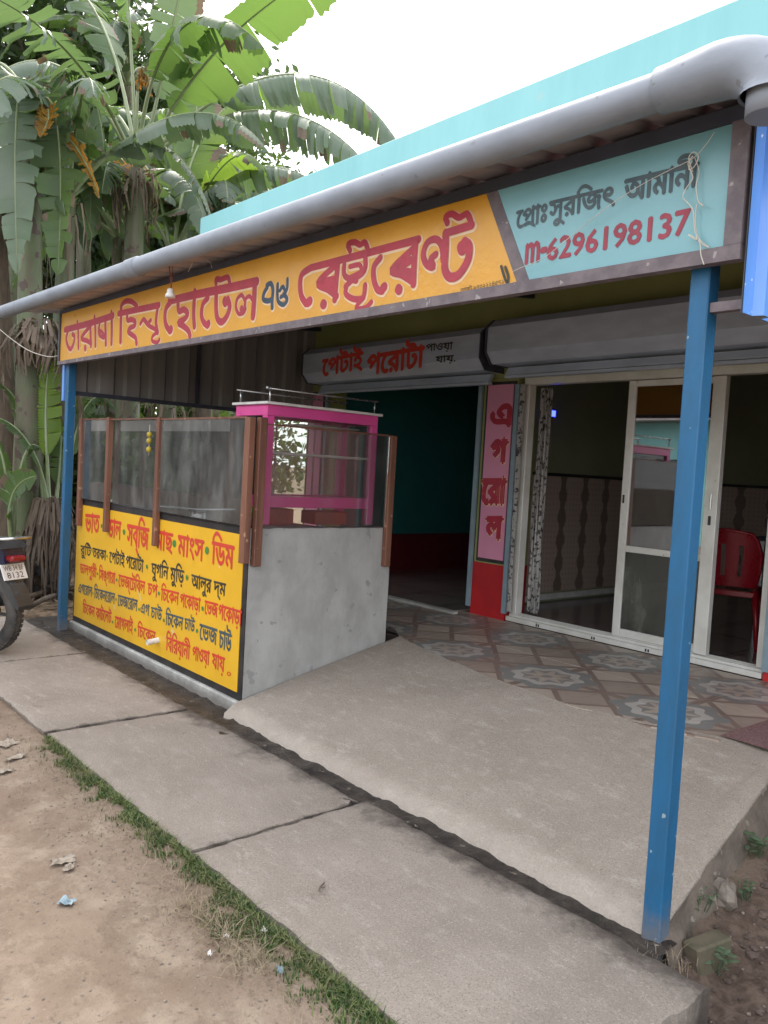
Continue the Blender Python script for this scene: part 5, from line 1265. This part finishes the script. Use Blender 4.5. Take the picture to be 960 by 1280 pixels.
for k, (u, v, dd, lab) in enumerate(((30, 620, 11.2, 'leafy bush between the banana stems at the left edge'), (95, 600, 11.8, 'leafy bush just behind the far blue post'), (150, 580, 12.4, 'leafy bush behind the left half of the counter glass'), (235, 580, 12.8, 'leafy bush behind the right half of the counter glass'))):
    q = at(u, v, dd); V_, F_ = leaf_cloud((0, 0, 1.25), 1.0, 1.2, 2600, .12, 280 + k); o = empty('shrub', (q.x, q.y, 0), label=lab, cat='shrub', group='leafy bushes among the banana stems'); np_mesh('foliage', V_, F_, 'tleaf2', o)
    MB().tube([(0, 0, -.1), (.05, 0, .6), (0, .05, 1.4)], [.04, .03, .02], 6).build('stem', 'bark', o)
# house across the lane (behind the photographer; the glass mirrors it)
hs = empty('house_across_lane', (0, 0, 0), label='turquoise house across the lane, mirrored in the door glass', cat='house')
part('wall', 'turq', [(-17, -3.5, -12.5, -12.2, 0, 3.2)], hs); part('wall', 'turq', [(-17, -16.7, -20, -12.51, 0, 3.2)], hs); part('wall', 'turq', [(-3.8, -3.5, -20, -12.51, 0, 3.2)], hs)
part('roof', 'zinc', [(-17.5, -3, -20.5, -11.6, 3.22, 3.34)], hs); part('door', 'wood', [(-8.5, -7.5, -12.19, -12.15, 0, 2.1)], hs)
for x in (-12, -5.8): part('window', 'black', [(x, x + 1.1, -12.19, -12.16, 1, 2.1)], hs)
st_ = empty('roadside_stall', (0, 0, 0), label='roadside stall with blue tarpaulin across the lane, mirrored in the counter glass', cat='stall')
tb_ = MB(); tb_.prism([(-3.6, 2.3), (-6.6, 3.0), (-6.6, 2.98), (-3.6, 2.28)], -16, -9.5); tb_.build('tarpaulin', 'bluesheet', st_)
part('banner', 'white', [(-16, -9.5, -3.62, -3.60, 1.95, 2.28)], st_); part('counter', 'wood', [(-15.5, -10, -4.2, -3.8, 0, .9)], st_)
for x in (-15.9, -12.8, -9.6): part('pole', 'wood', [(x, x + .08, -3.7, -3.63, 0, 1.945)], st_)
part('back_wall', 'wood', [(-15.9, -9.6, -6.5, -6.45, 0, 2.8)], st_)

for k, (x, y) in enumerate(((-22, -9), (-28, -6), (-19, -16), (-2, -18))): tree(x, y, 9, 3.6, 6000, .18, ['unseen tree added across the lane beyond the stall', 'unseen far tree added down the lane', 'unseen tree added behind the turquoise house', 'unseen tree added across the lane behind the photographer'][k], 90 + k)  # trees added out of view so the glass mirrors less bare sky
for k, (x, y, lab) in enumerate(((-20, -12, 'unseen hedge added across the lane behind the stall'), (-25, -8, 'unseen hedge added across the lane left of the stall'), (-29, -13, 'unseen far hedge added across the lane'), (-17, -8.5, 'unseen low bush added across the lane beside the stall'))):  # unseen greenery added to darken the reflection in the counter glass
    V_, F_ = leaf_cloud((0, 0, 1.6), 3.0, 2.2, 5000, .2, 180 + k); o = empty('hedge', (x, y, 0), label=lab, cat='hedge'); np_mesh('foliage', V_, F_, 'tleaf2', o)
    MB().tube([(0, 0, -.1), (.1, 0, 1), (0, .1, 2.4)], [.08, .06, .03], 6).build('stem', 'bark', o)
# ================================================================== GRASS, WEEDS, LITTER
rg = np.random.default_rng(5)
def grass_strip(n, xr, yfun, h, name, m, seed, lean=.5, zf=None, wd=.0025):
    rg = np.random.default_rng(seed); V_, F_ = [], []
    for k in range(n):
        x = rg.uniform(*xr); y = yfun(x, rg)
        if y is None: continue
        z = gz(x, y) if zf is None else zf(x, y); hh = h * rg.uniform(.4, 1.2); a = rg.uniform(0, 6.28); l = rg.uniform(0, lean) * hh
        dx, dy = math.cos(a) * l, math.sin(a) * l; w_ = wd * rg.uniform(.7, 1.4); px, py = -math.sin(a) * w_, math.cos(a) * w_; i = len(V_)
        V_ += [(x - px, y - py, z - .004), (x + px, y + py, z - .004), (x + dx * .4 + px * .7, y + dy * .4 + py * .7, z + hh * .6), (x + dx * .4 - px * .7, y + dy * .4 - py * .7, z + hh * .6), (x + dx * 1.1 + px * .1, y + dy * 1.1, z + hh * .9), (x + dx * 1.1, y + dy * 1.1 + 1e-4, z + hh * .9)]
        F_ += [(i, i + 1, i + 2, i + 3), (i + 3, i + 2, i + 4, i + 5)]
    np_mesh(name, V_, F_, m, kind='stuff')
def gy_(x, rg):
    wdt = .115 + .06 * hnoise(x, 0, 1.4, 3) + .05 * hnoise(x, 0, 6, 3)
    wdt += .13 * math.exp(-((x + .80) / .16) ** 2) + .05 * math.exp(-((x + .2) / .3) ** 2)
    if x < -2.75: wdt *= max(0, 1 - (-2.75 - x) / .2)
    t_ = rg.random() ** 1.5 * rg.uniform(.5, 1.25); y = -.945 - wdt * t_
    if hnoise(x, y, 11, 7) + .5 * hnoise(x, y, 29, 2) < -.02 - .25 * (1 - t_): return None
    return y
grass_strip(13000, (-2.95, .6), gy_, .024, 'verge_grass', 'grass', 1, 1.1)
grass_strip(5000, (-2.95, .6), lambda x, rg: (gy_(x, rg) or -.98) - .01, .027, 'pale_grass', 'palegrass', 21, 2.0, wd=.002)
grass_strip(1500, (-2.95, .6), lambda x, rg: -.95 - abs(rg.normal(0, .11)) - .05, .02, 'dry_grass', 'straw', 2, 2.6, wd=.0014)
grass_strip(350, (-1.05, -.55), lambda x, rg: -1.10 - abs(rg.normal(0, .05)), .035, 'dry_grass', 'straw', 9, 3.0, wd=.0018)
grass_strip(60, (.02, .2), lambda x, rg: -.05 + rg.normal(0, .03), .045, 'post_grass', 'straw', 3, 1.4, zf=lambda x, y: -.02, wd=.0012)
grass_strip(80, (-.45, -.1), lambda x, rg: -.03 + rg.normal(0, .012), .03, 'drain_grass', 'grass', 4, 1.2, zf=lambda x, y: -.035)
def weed(c, r, n, ls, label, seed):
    rnd = random.Random(seed); o = empty('weed', c, label=label, cat='weed', group='small weeds in the soil right of the terrace'); b = MB(); st = MB()
    for k in range(n):
        a = rnd.uniform(0, 6.28); rr = r * rnd.random() ** .5; h = rnd.uniform(.02, .07); p = Vector((rr * math.cos(a), rr * math.sin(a), h)); l = ls * rnd.uniform(.6, 1.2); b1_ = rnd.uniform(0, 6.28)
        dv = Vector((math.cos(b1_), math.sin(b1_), rnd.uniform(-.2, .5))).normalized(); sv = dv.cross(Vector((0, 0, 1))).normalized(); up = Vector((0, 0, .15 * l))
        b.add([p, p + dv * l * .3 + sv * l * .3, p + dv * l * .5 + up, p + dv * l * .3 - sv * l * .3, p + dv * l * .75 + sv * l * .22, p + dv * l * .75 - sv * l * .22, p + dv * l], [(0, 1, 2), (0, 2, 3), (1, 4, 2), (3, 2, 5), (2, 4, 6), (2, 6, 5)], 0, True)
        st.tube([(rr * .3 * math.cos(a), rr * .3 * math.sin(a), -.03), tuple(p)], .0015, 4, cap=False)
    b.build('leaf_cluster', 'weed', o); st.build('stem', 'weed', o)
for k, (u, v, z, r, n, ls, lab) in enumerate(((870, 1100, -.05, .07, 26, .035, 'clump of small leaved weeds right beside the blue post foot'), (825, 1185, -.03, .03, 12, .04, 'tiny green weed at the base of the near blue post'), (895, 1215, -.12, .04, 12, .045, 'green weed below the mossy block'),
                                          (880, 1085, -.0, .05, 10, .06, 'weed with long leaf against the terrace flank'), (945, 1070, -.08, .05, 9, .055, 'broad leaved weed near the right edge of the soil'), (930, 1125, -.12, .03, 7, .03, 'sprig of weed in the dark soil right of the block'), (875, 1140, -.1, .05, 18, .022, 'pale tiny leaved weed between stone and block'))):
    q = ground_hit(u, v); weed((q.x, q.y, gz(q.x, q.y) + .01), r, int(n * 1.8), ls * .9, lab, k)
# mossy block, stones
q = on(850, 1178, 2, -.02); q2 = on(915, 1150, 2, -.02)
blk = MB(); blk.box(-.036, .036, -.0, .16, -.11, 0, b=.007); blk.box(-.018, .02, -.0012, -.0002, -.075, -.03); bo_ = blk.build('mossy_block', 'mossbrick', label='mossy broken concrete block lying in soil beside the last paving slab', cat='block')
bo_.location = (q.x + .035, q.y - .0, -.012); bo_.rotation_euler = (R(3), R(-3), R(-14))
def stone(p, r, sc_, lab, seed, m='stone', grp=None, cat='stone', nm='stone'):
    o = MB().ball((0, 0, 0), r, 9, 6, sc=sc_, jit=.16, seed=seed).build(nm, m, label=lab, cat=cat, group=grp); o.location = p; o.rotation_euler.z = seed; return o
q = ground_hit(905, 1128); stone((q.x, q.y, q.z + .03), .055, (.8, 1.1, 1), 'pale rounded stone standing in the weeds by the terrace flank', 1)
q = ground_hit(852, 1150); stone((q.x, q.y, q.z + .02), .05, (1, .9, .8), 'grey stone wedged between the blue post and the mossy block', 2)
q = ground_hit(842, 1165); stone((q.x, q.y, q.z + .015), .04, (1, 1, .7), 'small dark stone behind the mossy block corner', 3)
rnd = random.Random(12); peb = MB()
for k in range(1500):
    x = rnd.uniform(-4, 1.2); y = rnd.choice((rnd.uniform(-2.6, -1.0), rnd.uniform(-1.35, -1.05))); r_ = rnd.uniform(.0015, .0055); peb.ball((x, y, gz(x, y) + r_ * .3), r_, 6, 4, sc=(1, 1, .6), jit=.2, seed=k)
for k in range(260):
    x = rnd.uniform(.1, .9); y = rnd.uniform(-.2, 1.6); r_ = rnd.uniform(.002, .007); peb.ball((x, y, gz(x, y) + r_ * .3), r_, 6, 4, sc=(1, 1, .7), jit=.25, seed=k)
M['pebble'] = mat('pebble', (.24, .20, .165), (.13, .10, .08), rough=.9, scale=40)
peb.build('pebbles', 'pebble', kind='stuff')
clods = MB()
for k in range(500):
    x = rnd.uniform(.08, .9); y = rnd.uniform(-.25, 1.8); r_ = rnd.uniform(.006, .022); clods.ball((x, y, gz(x, y) + r_ * .2), r_, 6, 4, sc=(1, 1, .6), jit=.3, seed=k)
M['clod'] = mat('soil_clod', (.10, .07, .055), (.06, .042, .034), rough=.95, scale=20, bmp=.6)
clods.build('soil_clods', 'clod', kind='stuff')
def scrap(u, v, w_, h, m, lab, seed, name='paper_scrap', cat='litter', z=-.02):
    q = on(u, v, 2, z); rnd = random.Random(seed); n = 7; b = MB(); vv = []
    for j in range(n + 1):
        for i in range(n + 1):
            a, c_ = i / n - .5, j / n - .5; k = 1 - .25 * rnd.random() if i in (0, n) or j in (0, n) else 1
            vv.append((a * w_ * k, c_ * h * k, .012 * abs(noise.noise(Vector((a * 5, c_ * 5, seed)))) * 2 + .003))
    b.add(vv, [(j * (n + 1) + i, j * (n + 1) + i + 1, (j + 1) * (n + 1) + i + 1, (j + 1) * (n + 1) + i) for j in range(n) for i in range(n)]); o = b.build(name, m, label=lab, cat=cat)
    o.location = (q.x, q.y, gz(q.x, q.y) + .004); o.rotation_euler.z = seed * 1.3; return o
scrap(78, 1080, .09, .045, 'paper', 'flat brown dried leaf scrap on the dirt, left of the grass strip', 1, 'leaf_scrap'); scrap(86, 1088, .05, .04, 'paper', 'smaller dried scrap touching the flat brown one on the dirt', 2, 'leaf_scrap')
scrap(83, 1131, .06, .04, 'bluescrap', 'pale blue torn plastic scrap on the dirt', 3, 'plastic_scrap'); scrap(8, 935, .10, .09, 'paper', 'crumpled beige paper at the left edge of the dirt', 4); scrap(18, 952, .05, .12, 'paper', 'narrow torn beige paper strip beside the crumpled one', 5)
scrap(5, 968, .08, .05, 'paper', 'lower beige scrap at the left edge', 6)
scrap(350, 1223, .04, .02, 'bluescrap', 'tiny turquoise wrapper at the grass edge', 7, 'plastic_scrap'); scrap(282, 1180, .02, .02, 'white', 'white pellet of litter at the lower grass edge', 8); scrap(262, 1203, .02, .014, 'white', 'second white bit of litter below the grass', 9); scrap(330, 1173, .022, .018, 'white', 'pale shell like bit of litter inside the grass edge', 10)
scrap(595, 1050, .05, .02, 'paper', 'dry leaf lying on the edge of the drain', 11, 'leaf_scrap')
b = MB(); q = on(400, 1110, 2, .008); b.tube([(q.x - .015, q.y + .03, .012), (q.x, q.y, .012), (q.x + .02, q.y - .02, .014)], .0025, 5); b.tube([(q.x, q.y, .012), (q.x + .015, q.y + .012, .013)], .002, 5); tag(b.build('twig', 'bark'), 'small dark forked twig on the middle of the near slab', 'twig')
# debris by the far post: rubber tyre, poles, dry leaves
rnd = random.Random(8); lit = MB()
for k in range(900):
    x = rnd.uniform(-12, -5.9); y = rnd.uniform(-.3, 3.5); a = rnd.uniform(0, 6.28); l = rnd.uniform(.03, .13); w_ = l * rnd.uniform(.15, .4); z = gz(x, y) + rnd.uniform(.005, .05)
    dx, dy = math.cos(a) * l, math.sin(a) * l; lit.add([(x - dx, y - dy, z), (x + dy / l * w_, y - dx / l * w_, z + .02), (x + dx, y + dy, z + rnd.uniform(0, .04)), (x - dy / l * w_, y + dx / l * w_, z + .01)], [(0, 1, 2, 3)])
lit.build('leaf_litter', 'dry', kind='stuff')
for k, (p0_, p1_, r_, lab) in enumerate(((((35, 760), (75, 742)), None, .025, 'brown pole lying on the dirt behind the motorbike'), (((30, 748), (120, 725)), None, .03, 'second brown pole lying further back behind the motorbike'), (((60, 712), (95, 700)), None, .025, 'grey branch in the debris pile'))):
    a_, c_ = on(*p0_[0], 2, .04), on(*p0_[1], 2, .04); tag(MB().tube([tuple(a_), tuple((a_ + c_) / 2 + Vector((0, 0, .02))), tuple(c_)], r_, 8).build('pole', 'stemdry'), lab, 'pole')
q = on(48, 733, 2, .1); ty = MB(); ty.tube([(.13 * math.cos(a), 0, .13 * math.sin(a)) for a in np.linspace(0, 2 * math.pi, 25)], .045, 10); t_o = ty.build('old_tyre', 'rubber', label='small old tyre among the leaf debris left of the far post', cat='tyre'); t_o.location = (q.x, q.y, .15); t_o.rotation_euler = (R(15), 0, R(30))
rnd = random.Random(18)
for k in range(14):
    x = rnd.uniform(-7.6, -6.2); y = rnd.uniform(.15, .9); a = rnd.uniform(-.4, .6); l = rnd.uniform(.2, .5)
    tag(MB().tube([(x - l * math.cos(a), y - l * math.sin(a), gz(x, y) + .03), (x, y, gz(x, y) + .03 + rnd.uniform(0, .08)), (x + l * math.cos(a), y + l * math.sin(a), gz(x, y) + .03)], rnd.uniform(.006, .014), 6).build('dry_stick', 'stemdry'), 'dry stick in the debris heap left of the far blue post', 'stick', 'dry sticks in the debris heap')
